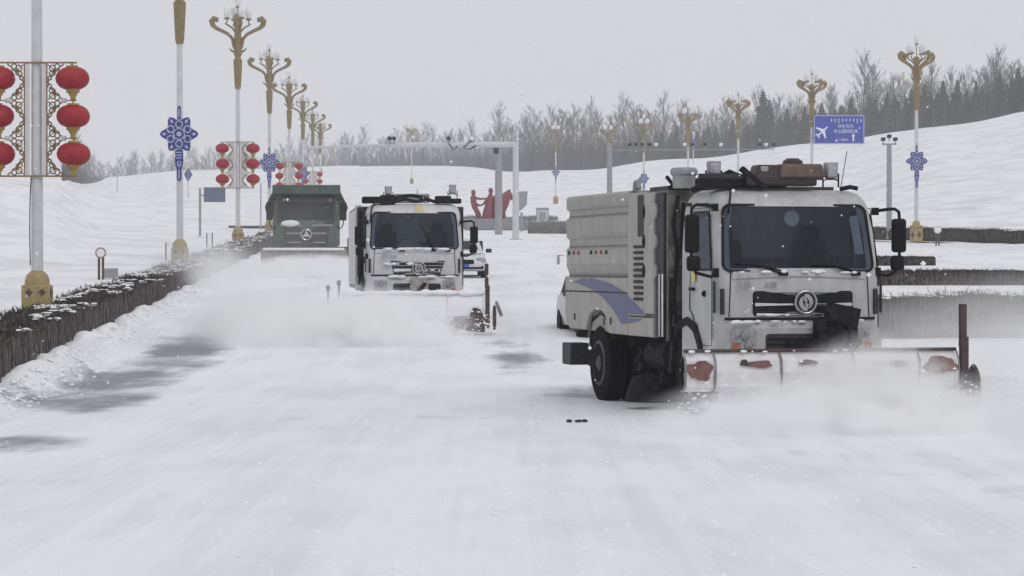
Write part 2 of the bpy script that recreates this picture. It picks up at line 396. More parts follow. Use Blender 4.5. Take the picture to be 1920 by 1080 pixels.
def ground_z(x, y, detail=True):
    lat = x + YAW_ROAD * y
    yy = min(y, 760)
    pl = plane(yy) if yy > 35 else 0.0
    road = pl * sstep(38, 72, yy)
    bank = sstep(-5.15, -5.8, lat)
    z = road * (1 - bank) + (pl if yy > 35 else 0) * bank if lat < 0 else road
    u = max(-0.32, min(0.34, x / max(y, 8.0)))
    if y > 60:
        D = lerp_tab(u, U_, D_); yt = lerp_tab(u, U_, YT); dh = lerp_tab(u, U_, DH)
        A = CAM_Z + (HOR - yt) / F_PX * D - plane(min(D, 760))
        keep = sstep(-8.5, -16, lat) if lat < 10 else sstep(37, 46, lat)
        keep = max(keep, sstep(330, 420, y))
        q = sstep(dh, D, y)
        z += A * q * keep
        if y > D: z -= SLOPE * max(0.0, min(y, 760) - D) * keep
    if detail:
        # ridge of ploughed snow in front of the hedge
        rid = math.exp(-((lat + 5.75) / 0.42) ** 2) * (0.17 + 0.16 * noise.noise(Vector((y * 0.5, 0.3, 7))) + 0.10 * noise.noise(Vector((y * 1.7, lat * 3, 2)))) * (1 if y < 260 else 0)
        n1 = noise.noise(Vector((x * 0.9, y * 0.55, 1.3))); n2 = noise.noise(Vector((x * 2.6, y * 1.9, 4.1)))
        amp = 0.022 if -5.2 < lat < 34 else 0.08
        z += rid * (1 + 0.4 * n2) + amp * n1 + amp * 0.45 * n2
        if amp > 0.05 and y > 70: z += 0.5 * noise.noise(Vector((x * 0.05, y * 0.02, 9.0))) * min(1, (y - 70) / 80)
    return z
def build_ground():
    ys = [2.0]
    while ys[-1] < 1500: ys.append(ys[-1] + max(0.30, ys[-1] * 0.011))
    ls = []; l = -340.0
    while l < 420:
        ls.append(l); a = abs(l + 5.6); b = abs(l - 5)
        l += 0.12 if a < 0.9 else 0.5 if (-7 < l < 14) else max(0.7, min(a, b) * 0.07)
    nx = len(ls); V = []; road = []; field = []
    for y in ys:
        for lt in ls:
            x = lt - YAW_ROAD * y; V.append((x, y, ground_z(x, y)))
    for j in range(len(ys) - 1):
        for i in range(nx - 1):
            q = (j * nx + i, j * nx + i + 1, (j + 1) * nx + i + 1, (j + 1) * nx + i)
            mid = (ls[i] + ls[i + 1]) / 2
            (road if -6.2 < mid < 35 and ys[j] < 430 else field).append(q)
    for nm, fs, mt, lab, cat in (("road", road, "snow_road", "wide avenue under wind-swept snow with bare grey streaks", "road"), ("snow_field", field, "snow", "open snow covered slopes either side of the avenue", "field")):
        used = sorted({i for q in fs for i in q}); mp = {k: i for i, k in enumerate(used)}
        me = bpy.data.meshes.new(nm); me.from_pydata([V[k] for k in used], [], [tuple(mp[i] for i in q) for q in fs])
        me.materials.append(MATS[mt])
        for p in me.polygons: p.use_smooth = True
        o = bpy.data.objects.new(nm, me); COL.objects.link(o); tag(o, lab, cat, kind="structure")
build_ground()
def at(px, y):        # photo column -> world X at depth y
    return (px - 960) / F_PX * y
def put(px, y, dz=0.0):
    x = at(px, y); return (x, y, ground_z(x, y, False) + dz)

# ------------------------------------------------------------------ vehicle parts
def wheel(parent, u, t, r, w, side, name="wheel", dual=False):
    """wheel hub axis along local x; side -1 = outer face towards -x"""
    def tyre_g(cx):
        g = G(); pr = [(r * .58, -w / 2), (r * .80, -w / 2), (r * .95, -w * .46), (r, -w * .34), (r, w * .34), (r * .95, w * .46), (r * .80, w / 2), (r * .58, w / 2)]
        g.lathe(pr, 32, (cx, t, r), Matrix.Rotation(R(90), 3, 'Y'))
        return g
    e = bpy.data.objects.new(name, None); COL.objects.link(e); e.parent = parent; e.empty_display_size = .1
    ty = tyre_g(u)
    for k in range(40):                       # tread blocks
        a = 2 * PI * k / 40
        for sx in (-.22, .22):
            ty.box((u + sx * w, t + math.cos(a) * r, r + math.sin(a) * r), (w * .36, r * .09, .018), (a - PI / 2 if False else a + PI / 2, 0, 0))
    ty.obj("tyre", "rubber", e, smooth=True)
    if dual: tyre_g(u - side * (w + .05)).obj("tyre", "rubber", e, smooth=True)
    g = G(); o = u + side * w * .5
    pr = [(r * .60, -.02), (r * .60, .0), (r * .52, .015), (r * .50, -.09), (r * .28, -.13), (r * .22, -.05), (r * .20, .0), (r * .10, .03)]
    g.lathe(pr, 28, (o, t, r), Matrix.Rotation(R(90) * (1 if side > 0 else -1), 3, 'Y'))
    for k in range(8):
        a = 2 * PI * k / 8; g.ball((o - side * .10, t + math.cos(a) * r * .36, r + math.sin(a) * r * .36), .022, 6, 4)
    g.obj("rim", "rim_steel", e, smooth=True)
    return e

def cab_common(parent, W, L, prof, ws, mat, win=(2.0, 2.72, 0.30, 1.02), r=0.17, bulge=0.07):
    """cab shell as stacked rounded-rectangle rings. prof: [(z, t_front, inset)]"""
    hw = W / 2
    def tf(z):
        for i in range(1, len(prof)):
            if z <= prof[i][0]:
                a, b = prof[i - 1], prof[i]; q = (z - a[0]) / (b[0] - a[0]) if b[0] > a[0] else 0
                return a[1] + (b[1] - a[1]) * q
        return prof[-1][1]
    def mapf(u, z, off): return (u, tf(z) + bulge * (u / hw) ** 2 + off, z)
    fr = [-1, -.965, -.5, 0, .5, .965, 1]; ST = [win[2], win[2] + .02, (win[2] + win[3]) / 2, win[3], L - .06]
    rings = []; kinds = None
    for z, t0, ins in prof:
        h = hw - ins; rr_ = r + (0.05 if ins > 0.02 else 0); pts = []; kd = []
        for q in fr: pts.append((q * (h - rr_), t0 + bulge * (q * .86) ** 2)); kd.append('f')
        b0 = t0 + bulge * .74
        for i in range(1, 6):
            a = R(90 * i / 6); pts.append((h - rr_ + rr_ * math.sin(a), b0 + rr_ * (1 - math.cos(a)))); kd.append('c')
        for s_ in ST: pts.append((h, max(s_, b0 + rr_) if s_ != ST[-1] else L - ins)); kd.append('s')
        pts.append((h - .06, L - ins)); kd.append('b'); pts.append((-(h - .06), L - ins)); kd.append('b')
        for s_ in reversed(ST): pts.append((-h, max(s_, b0 + rr_) if s_ != ST[-1] else L - ins)); kd.append('s')
        for i in range(5, 0, -1):
            a = R(90 * i / 6); pts.append((-(h - rr_ + rr_ * math.sin(a)), b0 + rr_ * (1 - math.cos(a)))); kd.append('c')
        rings.append([(x, y, z) for x, y in pts]); kinds = kd
    n = len(rings[0]); g = G(); V = [p for rg in rings for p in rg]; Fs = []
    si = [i for i, k in enumerate(kinds) if k == 's']; s1 = si[:len(ST)]; s2 = si[len(ST):]
    for k in range(len(rings) - 1):
        zm = (prof[k][0] + prof[k + 1][0]) / 2
        for i in range(n):
            j = (i + 1) % n
            if ws[0] + .04 < zm < ws[1] - .02 and i in (1, 2, 3, 4): continue          # windscreen opening
            if win[0] < zm < win[1] and (i in s1[:3] and i > s1[0] - 1 and i < s1[3]) : continue
            if win[0] < zm < win[1] and (i in s2 and i >= s2[1] and i < s2[4]): continue
            Fs.append((k * n + i, k * n + j, (k + 1) * n + j, (k + 1) * n + i))
    Fs.append(tuple((len(rings) - 1) * n + i for i in range(n)))
    g.add(V, Fs)
    shell = g.obj("cab", mat, parent, smooth=True, angle=40)
    return mapf, tf, shell

def mirror_set(parent, hw, side, u, z0, z1, t=-.05, w=.19, low=True):
    s = side
    e = bpy.data.objects.new("mirror", None); COL.objects.link(e); e.parent = parent; e.empty_display_size = .1
    G().box((s * u, t, (z0 + z1) / 2), (w, .12, z1 - z0)).obj("mirror_housing", "black_plastic", e, bevel=.04, seg=3)
    g = G()
    g.box((s * (hw - .03), .20, z1 + .10), (.07, .10, .10))
    g.tube([(s * (hw - .06), .22, z1 + .10), (s * (hw + .10), .08, z1 + .125), (s * (u - .06), t, z1 + .13), (s * u, t, z1 + .09), (s * (u + .01), t, z1 - .02)], .022, 8)
    g.obj("upper_arm", "black_plastic", e, smooth=True); g = G()
    g.tube([(s * (u + .01), t, z0 + .02), (s * (u + .005), t, z0 - .12), (s * (u - .05), t, z0 - .26), (s * (hw + .08), .05, z0 - .31), (s * (hw - .04), .16, z0 - .28)], .022, 8)
    g.box((s * (hw - .02), .15, z0 - .26), (.07, .10, .12))
    g.obj("lower_arm", "black_plastic", e, smooth=True)
    if low: G().box((s * (u - .02), t, z0 - .14), (w * .95, .11, .20)).obj("wide_angle_mirror", "black_plastic", e, bevel=.04, seg=3)
    return e

def wiper(parent, u0, u1, z0, z1, mapf):
    g = G(); pts = []
    for i in range(7):
        q = i / 6; u = u0 + (u1 - u0) * q; z = z0 + (z1 - z0) * q + .03 * math.sin(q * PI)
        pts.append(mapf(u, z, -.045))
    g.tube(pts, .012, 6)
    a = mapf(u0, z0 - .03, -.03); g.tube([a, mapf(u0 + (u1 - u0) * .5, (z0 + z1) / 2 + .02, -.06)], .016, 6)
    g.box(a, (.12, .06, .05))
    return g.obj("wiper", "black_plastic", parent, smooth=True)

def emblem(parent, u, z, r, mapf, off=-.06):
    c = mapf(u, z, off); g = G()
    g.torus(c, r, r * .13, n=36, k=8)
    e = g.obj("emblem", "emblem_metal", parent, smooth=True)
    for s in (-1, 1):                                # two swooping swallow tails inside the ring
        pts = [(-.10, .80), (.30, .72), (.62, .38), (.70, 0.0), (.52, -.40), (.16, -.62), (.34, -.20), (.30, .12), (.14, .36), (-.06, .48), (.10, .22), (.12, -.05), (-.06, .10), (-.26, .14), (-.16, .48)]
        pl = [(c[0] + s * p[0] * r, c[2] + s * p[1] * r) for p in pts]
        G().prism(pl, 'y', c[1] - .012, c[1] + .012).obj("swallow", "emblem_metal", e)
    G().lathe([(r * .9, 0), (r * .9, .02)], 28, (c[0], c[1] + .03, c[2]), Matrix.Rotation(R(90), 3, 'X')).obj("emblem_back", "dark_panel", e)
    return e

def roof_lamp(parent, u, t, z, h=.20):
    g = G(); g.box((u, t, z + h * .75), (.16, .13, h * .72), taper=1.1); o = g.obj("work_lamp", "steel_grey", parent, bevel=.02)
    k = G(); k.tube([(u - .11, t, z), (u - .11, t, z + h * .62)], .012, 6); k.tube([(u + .11, t, z), (u + .11, t, z + h * .62)], .012, 6); k.tube([(u - .11, t, z + h * .3), (u, t, z + h * .42), (u + .11, t, z + h * .3)], .012, 6)
    k.obj("bracket", "black_plastic", o); G().box((u, t - .07, z + h * .75), (.12, .012, h * .5)).obj("lens", "lamp_lens", o)
    return o

def plow(parent, u0, u1, z0, z1, t, segs, mat, snow_holes, post_u=None, post_h=.45, trim="rib_grey", rail="plow_dark"):
    e = bpy.data.objects.new("plow", None); COL.objects.link(e); e.parent = parent; e.empty_display_size = .2
    prof = [(.10, z1 + .0), (.02, z1 - .10), (0.0, (z0 + z1) / 2), (.03, z0 + .06), (.12, z0)]
    edges = [u0] + segs + [u1]
    for a, b in zip(edges[:-1], edges[1:]):           # moldboard panels
        poly = [(t + p[0], p[1]) for p in prof] + [(t + p[0] + .05, p[1]) for p in reversed(prof)]
        G().prism(poly, 'x', a + .012, b - .012).obj("blade_panel", mat, e)
    for a in edges:                                    # ribs between panels
        pts = [(a, t + p[0] - .035, p[1]) for p in prof]
        G().tube(pts, .013, 6).obj("rib", trim, e, smooth=True)
    g = G(); g.tube([(u0, t + .07, z1 + .02), (u1, t + .07, z1 + .02)], .022, 8); g.obj("top_rail", rail, e, smooth=True)
    g = G(); g.box(((u0 + u1) / 2, t + .34, z0 / 2 + .02), (u1 - u0 - 1.1, .05, z0 - .06)); g.obj("cutting_edge", "edge_snow", e)
    for a, b, c, d, m in snow_holes:                   # paint showing where snow fell off
        n = 22; poly = []
        for i in range(n):
            q = 2 * PI * i / n; k = 1 + .13 * math.sin(3 * q + a * 7) + .09 * math.sin(5 * q + a * 3) + .05 * math.sin(9 * q + a); poly.append((a + c * math.cos(q) * k, b + d * math.sin(q) * k))
        G().prism(poly, 'y', t - .022, t + .01).obj("bare_patch", m, e)
    if post_u is not None:
        g = G(); g.box((post_u, t, z1 - .32), (.10, .10, 1.0)); g.box((post_u - .02, t - .01, z1 + post_h - .1), (.085, .085, .55)); g.obj("edge_post", "plow_dark", e, bevel=.012)
        g = G(); g.lathe([(.04, -.03), (.21, -.03), (.24, 0), (.21, .03), (.04, .03)], 16, (post_u + .17, t + .08, z0 + .02), Matrix.Rotation(R(90), 3, 'Y') @ Matrix.Diagonal(Vector((1.25, .8, 1)))); g.obj("side_shoe", "plow_dark", e, smooth=True)
    g = G(); um = (u0 + u1) / 2
    for s in (-.5, .5):
        g.tube([(um + s, t + .12, (z0 + z1) / 2), (.25 + s * .6, -.15, .85)], .06, 8)
    g.tube([(um, t + .15, z1 - .1), (.25, -.15, 1.15)], .05, 8); g.obj("push_frame", "black_grime", e)
    return e

def seats_and_dash(parent, hw, mapf, tf):
    g = G()
    g.box((0, .42, 1.86), (2 * hw - .30, .50, .26)); g.obj("dashboard", "black_plastic", parent, bevel=.05)
    for u in (-.62, .62):
        g = G(); g.box((u, 1.05, 1.62), (.52, .50, .14)); g.box((u, 1.30, 2.02), (.50, .14, .72), (R(-8), 0, 0)); g.box((u, 1.33, 2.48), (.28, .10, .20)); g.obj("seat", "seat_fabric", parent, bevel=.05)
    g = G(); g.torus((.62, .66, 2.04), .22, .018, Matrix.Rotation(R(-50), 3, 'X')); g.tube([(.62, .66, 2.04), (.62, .48, 1.9)], .03, 6); g.obj("steering_wheel", "black_plastic", parent, smooth=True)
    g = G(); g.box((0, 1.52, 2.3), (2 * hw - .24, .04, 1.3)); g.obj("rear_lining", "seal_black", parent)

# ------------------------------------------------------------------ main sweeper lorry with plough
HW = 1.157
PROF = [(0.80, .02, 0), (1.05, .01, 0), (1.33, 0, 0), (1.70, 0, 0), (1.95, .015, 0), (2.0, .03, 0), (2.15, .06, 0), (2.5, .14, 0.012), (2.76, .20, 0.03), (2.82, .215, 0.04), (2.92, .27, .07), (3.0, .36, .12), (3.05, .50, .22)]
def lorry_front(T, far=False):
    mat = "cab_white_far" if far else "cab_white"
    mapf, tf, shell = cab_common(T, 2 * HW, 1.50, PROF, (1.97, 2.83), mat)
    wsl = rr(-1.04, 1.04, 1.975, 2.825, .09, 5, .055)
    slab(wsl, mapf, -.012, .008).obj("windscreen", "windscreen", T, smooth=True)
    ring_slab(wsl, mapf, -.02, .03, .030).obj("windscreen_seal", "seal_black", T, smooth=True)
    seats_and_dash(T, HW, mapf, tf)
    # side windows, doors
    for s in (-1, 1):
        sm = lambda t, z, off, s=s: (s * (HW + .012 - off - max(0, (z - 2.15)) * .05), t, z)
        wl_ = [(.24, 2.0), (.27, 2.10), (.42, 2.70), (.50, 2.73), (1.02, 2.73), (1.06, 2.69), (1.06, 2.06), (1.0, 2.0)]
        slab(wl_, sm, 0, .012, 2).obj("side_window", "windscreen", T)
        ring_slab(wl_, sm, -.006, .03, .035).obj("window_seal", "seal_black", T)
        d = ring_slab([(.20, .98), (.20, 2.02), (.40, 2.80), (1.14, 2.80), (1.14, 1.45), (.98, 1.35), (.80, 1.05), (.70, .98)], sm, -.004, .01, .012).obj("door_seam", "seal_black", T)
        G().box((s * (HW + .03), 1.0, 1.72), (.05, .16, .045)).obj("door_handle", "black_plastic", T, bevel=.015)
        G().box((s * (HW + .01), .10, 1.62), (.03, .05, .42)).obj("grab_vent", "dark_panel", T, bevel=.01)
        G().ball((s * (HW + .005), .52, 1.66), .045, 8, 5).obj("fuel_cap", "black_plastic", T, smooth=True)
        g = G(); g.prism([(.55, .55), (.62, 1.0), (.85, 1.25), (1.25, 1.34), (1.7, 1.25), (1.98, 1.0), (2.05, .55), (1.9, .55), (1.83, .95), (1.6, 1.17), (1.25, 1.24), (.95, 1.15), (.76, .95), (.70, .55)], 'x', s * (HW - .22), s * (HW + .03)); g.obj("front_mudguard", "black_grime", T); G().bx(*sorted((s * .55, s * (HW - .04))), .62, 1.95, .60, 1.24).obj("wheel_arch", "black_grime", T)
        G().bx(*sorted((s * (HW - .30), s * (HW + .02))), .28, .62, .62, .72).obj("step", "dark_panel", T)
    # panel lines across the front, bonnet flap, grille
    for s in (-1, 1):
        G().tube([mapf(s * .98, 1.36, -.004), mapf(s * .965, 1.70, -.004), mapf(s * .955, 1.94, -.004)], .008, 5).obj("panel_gap", "seal_black", T)
    G().tube([mapf(u, 1.335, -.004) for u in (-1.04, -.5, 0, .5, 1.06)], .020, 6).obj("bumper_gap", "seal_black", T)
    for s in (-1, 1):
        G().box(mapf(s * 1.07, 1.56, .0), (.05, .07, .34)).obj("corner_vent", "dark_panel", T, bevel=.012)
    cowl = slab(rr(-.94, .94, 1.86, 1.955, .03, 3), mapf, -.02, .03).obj("cowl", mat, T, smooth=True)
    gu0, gu1 = (-.66, .74)
    if not far:
        slab(rr(gu0, gu1, 1.37, 1.70, .05, 4), mapf, -.006, .02).obj("grille", "black_plastic", T)
        slab(rr(gu0 + .02, gu1 - .02, 1.50, 1.545, .015, 3), mapf, -.035, .04).obj("grille_bar", "chrome", T)
        slab(rr(gu0 + .04, gu1 - .02, 1.375, 1.41, .012, 3), mapf, -.035, .04).obj("grille_bar", "chrome", T)
        for k in range(5):
            slab(rr(gu0 + .03, gu1 - .03, 1.565 + k * .026, 1.575 + k * .026, .003, 2), mapf, -.018, .02, 2).obj("grille_slat", "dark_panel", T)
        for k in range(3):
            slab(rr(gu0 + .03, gu1 - .03, 1.425 + k * .024, 1.434 + k * .024, .003, 2), mapf, -.018, .02, 2).obj("grille_slat", "dark_panel", T)
        emblem(T, .05, 1.55, .145, mapf)
    else:
        slab([(-.56, 1.68), (.72, 1.68), (.62, 1.36), (-.50, 1.36)], mapf, -.006, .02).obj("grille", "black_plastic", T)
        for k in range(4):
            q = k / 4; slab(rr(-.53 + .05 * q, .69 - .08 * q, 1.625 - k * .075, 1.655 - k * .075, .01, 2), mapf, -.035, .04, 2).obj("grille_bar", "steel_grey", T)
        emblem(T, .10, 1.50, .15, mapf)
    # bumper with lamps
    def bm_(u, z, off): return (u, -.10 + .16 * (abs(u) / HW) ** 4 + off, z)
    lp = [(-1.17, .66), (-1.17, 1.05), (-1.10, 1.22), (-1.0, 1.29), (1.0, 1.29), (1.10, 1.22), (1.17, 1.05), (1.17, .66)]
    slab(lp, bm_, 0, .30, 3).obj("bumper", mat, T, smooth=True, angle=30)
    slab(rr(-.52, .62, .74, 1.14, .05, 4), bm_, -.012, .02).obj("lower_grille", "dark_panel", T)
    for k in range(5):
        slab(rr(-.50, .60, .78 + k * .07, .80 + k * .07, .006, 2), bm_, -.025, .02, 2).obj("lower_slat", "black_plastic", T)
    for s in (-1, 1):
        u0, u1 = sorted((s * .66, s * .97))
        h = slab(rr(u0, u1, .90, 1.21, .03, 3), bm_, -.014, .02).obj("headlight", "lamp_lens", T)
        for (cu, cz, rr_) in ((s * .80, 1.12, .065), (s * .76, .98, .055), (s * .90, 1.13, .04)):
            p = bm_(cu, cz, -.03); G().lathe([(rr_, 0), (rr_ * .9, .02), (rr_ * .4, .03)], 14, p, Matrix.Rotation(R(90), 3, 'X')).obj("reflector", "steel_grey", h, smooth=True)
        p = bm_(s * .92, .97, -.02); G().box(p, (.10, .02, .11)).obj("indicator", "lens_orange", h)
    return mapf, tf

def hoses(T, name, lines, r=.025, mat="black_plastic"):
    for ln in lines: G().tube(ln, r, 8).obj(name, mat, T, smooth=True)

OX, OY = 3.81, 33.78
T = empty("snowplow_lorry", (OX, OY, 0.0), R(14), "white street sweeper lorry with blue swoosh and wide front snow plough, nearest vehicle", "truck")
mapf, tf = lorry_front(T)
text_obj("lettering", "东风", .10, "steel_grey", T, (-.80, -.022, 1.775), (R(90), 0, 0))
text_obj("lettering", "天锦", .085, "steel_grey", T, (-.42, -.02, 1.775), (R(90), 0, 0))
wiper(T, -.25, -.88, 1.955, 2.06, mapf); wiper(T, .78, .18, 1.955, 2.05, mapf)
# things behind the windscreen
G().lathe([(.105, -.012), (.105, .012)], 24, (-.03, .27, 2.66), Matrix.Rotation(R(90), 3, 'X')).obj("hanging_disc", "paper_white", T)
G().tube([(-.03, .22, 2.78), (-.03, .23, 2.86)], .004, 5).obj("hanging_cord", "steel_grey", T)
G().box((.86, .20, 2.44), (.12, .012, .52), (R(-10), R(-6), 0)).obj("paper_strip", "paper_white", T)
G().box((1.0, .24, 2.28), (.06, .012, .30), (R(-10), R(-6), 0)).obj("paper_strip", "steel_grey", T)
mirror_set(T, HW, 1, 1.385, 2.21, 2.66, t=.0)
for_side = mirror_set(T, HW, -1, 1.50, 2.20, 2.70, t=.02)
G().box((-HW - .022, .93, 1.92), (.006, .12, .20)).obj("sticker", "yellow_sticker", T)
# hydraulic plough lift in front of the grille
g = G(); g.box((.40, -.22, 1.02), (.55, .22, .62)); g.box((.48, -.26, 1.38), (.42, .20, .26), (0, R(12), 0)); g.box((.10, -.20, .92), (.7, .16, .28)); g.tube([(.22, -.3, 1.5), (.45, -.34, 1.2), (.72, -.3, 1.0)], .05, 8); g.tube([(.62, -.28, 1.48), (.55, -.36, 1.2), (.3, -.34, .9)], .04, 8)
g.tube([(.30, -.30, 1.42), (.5, -.42, 1.25), (.6, -.4, .95), (.4, -.8, .8)], .022, 6); g.ball((.44, -.36, 1.12), .09, 8, 6)
g.obj("plough_lift", "black_grime", T, bevel=.02)
# sweeper body
BP = [(1.25, 1.88), (1.25, 2.005), (1.17, 2.03), (1.17, 2.03)]
BU = 1.25
prof_u = [(1.19, 1.05), (1.19, 1.88), (1.25, 2.04), (1.25, 2.30), (1.20, 2.33), (1.20, 2.44), (1.25, 2.49), (1.25, 2.77), (1.20, 2.80), (1.20, 2.89), (1.25, 2.93), (1.25, 3.10), (1.20, 3.13)]
t_in, t_out = 3.70, 7.20
G().prism([(-a, b) for a, b in prof_u] + [(a, b) for a, b in reversed(prof_u)], 'y', t_in, t_out - .03).obj("hopper", "body_grey", T)
for i, (a0, z0, z1) in enumerate(((1.254, 2.95, 3.10), (1.254, 2.51, 2.76), (1.254, 2.06, 2.29))):
    for s in (-1, 1):
        G().bx(*sorted((s * (a0 - .03), s * (a0 + .006))), t_in + .06, t_out - .06, z0, z1).obj("side_panel", "body_pale" if i == 2 else "body_grey", T, bevel=.02)
for z in (2.325, 2.795, 1.885):
    for s in (-1, 1): G().bx(*sorted((s * 1.165, s * 1.212)), t_in + .02, t_out - .05, z - .012, z + .022).obj("groove_shade_strip", "body_groove", T)  # dark strips put shade into the groove colour
low = [(t_in + .02, 1.03), (4.72, 1.035), (4.78, 1.18), (4.92, 1.30), (5.15, 1.37), (5.5, 1.38), (5.78, 1.30), (5.92, 1.16), (5.98, 1.06), (6.9, 1.07), (7.08, 1.12), (7.18, 1.28), (7.18, 1.86), (t_in + .02, 1.86)]
for s in (-1, 1):
    G().prism(low, 'x', *sorted((s * 1.20, s * 1.27))).obj("lower_skirt", "body_pale", T, bevel=.012)
    G().bx(*sorted((s * 1.262, s * 1.276)), t_in + .05, t_out - .06, 1.635, 1.655).obj("seam", "seal_black", T)
# blue swoosh laid on the near skirt (follows the panel)
sw_top = [(6.75, 1.785), (6.2, 1.845), (5.55, 1.848), (5.0, 1.81), (4.5, 1.756), (4.1, 1.69), (3.74, 1.62)]
sw_bot = [(3.74, 1.20), (4.03, 1.185), (4.28, 1.30), (4.5, 1.40), (5.05, 1.57), (5.7, 1.69), (6.3, 1.755)]
G().prism(sw_top + sw_bot, 'x', -1.275, -1.2725).obj("blue_swoosh", "blue_stripe", T)
G().prism([(3.66, 1.60), (3.3, 1.50), (2.93, 1.39), (2.90, 1.34), (3.66, 1.34)], 'x', -1.285, -1.2825).obj("blue_swoosh_tip", "blue_stripe", T)
G().prism([(3.64, 1.285), (2.95, 1.285), (3.05, 1.25), (3.64, 1.20)], 'x', -1.290, -1.2875).obj("blue_swoosh_tip", "blue_stripe", T)
k = 0
for t0 in (6.98, 6.70, 6.44, 5.72, 5.44, 5.16, 4.88):      # row of red lettering squares
    G().bx(-1.2635, -1.2605, t0 - .07, t0 + .06, 2.21, 2.275).obj("red_mark", "red_mark" if k % 3 else "seal_black", T); k += 1
    G().bx(-1.2665, -1.2635, t0 - .03, t0 + .02, 2.22, 2.262).obj("mark_stroke", "seal_black", T)
for t0, z0 in ((6.6, 1.25), (4.95, 1.2), (4.6, 1.22)):
    G().bx(-1.28, -1.27, t0 - .03, t0 + .03, z0 - .05, z0 + .05).obj("latch", "seal_black", T)
# louvre column and clamp column
G().bx(-1.22, 1.22, 1.95, 3.70, 1.05, 3.08).obj("engine_housing", "body_groove", T)
for s in (-1, 1):
    G().bx(*sorted((s * 1.19, s * 1.28)), 2.86, 3.68, 1.32, 3.08).obj("louvre_panel", "body_pale", T, bevel=.015)
    G().bx(*sorted((s * 1.19, s * 1.29)), 2.40, 2.83, 1.36, 3.06).obj("clamp_panel", "body_pale", T, bevel=.015)
    G().bx(*sorted((s * 1.19, s * 1.285)), 2.42, 3.66, 1.03, 1.30).obj("lower_locker", "body_pale", T, bevel=.015)
    G().bx(*sorted((s * 1.18, s * 1.27)), 2.0, 2.36, 1.05, 3.05).obj("dark_column", "dark_panel", T, bevel=.01)
for kk in range(10):
    z = 1.56 + kk * .083
    G().box((-1.285, 3.14, z), (.03, .42, .035), (0, R(-25), 0)).obj("louvre_slat", "seal_black", T)
G().bx(-1.287, -1.277, 2.9, 3.18, 2.45, 3.04).obj("dark_strip", "dark_panel", T)
for z in (1.96, 2.38, 2.80):
    g = G(); g.lathe([(.11, -.04), (.11, .03), (.05, .05)], 14, (-1.27, 2.36, z), Matrix.Rotation(R(-90), 3, 'Y')); g.obj("clamp", "body_pale", T, smooth=True)
    G().ball((-1.28, 2.86, z), .075, 10, 6, (.5, 1, 1.3)).obj("hinge", "seal_black", T, smooth=True)
# grimy front wall of the body with hoses and frames
G().bx(-1.24, 1.24, 1.88, 1.95, 1.0, 3.02).obj("front_wall", "body_front_dirty", T)
hoses(T, "hose", [[(-1.12, 1.80, 3.0), (-1.2, 1.78, 2.6), (-1.13, 1.80, 2.2), (-1.2, 1.78, 1.6), (-1.12, 1.8, 1.0)], [(-1.2, 1.84, 1.95), (-1.22, 1.82, 1.5), (-1.2, 1.84, 1.0)], [(-1.04, 1.8, 2.9), (-1.1, 1.74, 2.3), (-1.02, 1.76, 1.9), (-1.1, 1.7, 1.2)]], .028)
G().tube([(-1.29, 1.97, 1.92), (-1.29, 1.97, 1.05)], .018, 8).obj("pipe", "chrome", T, smooth=True)
G().tube([(-1.29, 2.12, 1.92), (-1.29, 2.12, 1.05)], .012, 8).obj("pipe", "chrome", T, smooth=True)
for kk in range(14):
    G().box((random.uniform(-1.2, -.9), 1.84, random.uniform(1.1, 2.95)), (random.uniform(.06, .22), .07, random.uniform(.05, .3))).obj("fitting", "body_front_dirty", T, bevel=.012)
# chassis and running gear
G().bx(-.45, -.30, .2, 7.0, .72, .98).obj("chassis_rail", "black_grime", T); G().bx(.30, .45, .2, 7.0, .72, .98).obj("chassis_rail", "black_grime", T)
for kk in range(46):
    t = random.uniform(2.0, 4.9); u = random.uniform(-1.12, -.35)
    G().box((u, t, random.uniform(.40, .98)), (random.uniform(.08, .3), random.uniform(.1, .4), random.uniform(.08, .35)), (random.uniform(-.3, .3), random.uniform(-.3, .3), 0)).obj("undergear_block", "black_grime", T)
G().tube([(-1.0, 2.2, .78), (-1.0, 3.1, .78)], .22, 16).obj("air_tank", "black_grime", T, smooth=True)
g = G(); g.lathe([(.12, .42), (.34, .38), (.42, .20), (.46, .02)], 20, (-1.02, 3.1, 0.08)); g.obj("side_brush", "black_grime", T, smooth=True)
G().tube([(-.9, 2.5, .95), (-.95, 2.9, .62)], .05, 8).obj("brush_arm", "plow_rust", T)
G().tube([(-1.1, 5.42, .57), (1.1, 5.42, .57)], .10, 12).obj("rear_axle", "black_grime", T, smooth=True)
G().ball((0, 5.42, .57), .26, 12, 8).obj("differential", "black_grime", T, smooth=True)
for s in (-1, 1):
    wheel(T, s * 1.07, 5.42, .57, .30, s, dual=True)
    wheel(T, s * 1.0, 1.32, .54, .30, s)
    g = G(); g.prism([(4.80, .95), (4.95, 1.18), (5.4, 1.30), (5.85, 1.18), (6.0, .85), (6.05, .5), (6.12, .5), (6.06, .9), (5.9, 1.24), (5.4, 1.37), (4.9, 1.25), (4.74, .98)], 'x', *sorted((s * .70, s * 1.19))); g.obj("rear_mudguard", "black_grime", T)
G().box((-1.22, 6.75, .67), (.30, .50, .34)).obj("tool_box", "dark_panel", T, bevel=.015)
G().bx(-1.3, 1.3, 7.05, 7.15, .55, .72).obj("rear_underrun_bar", "dark_panel", T)
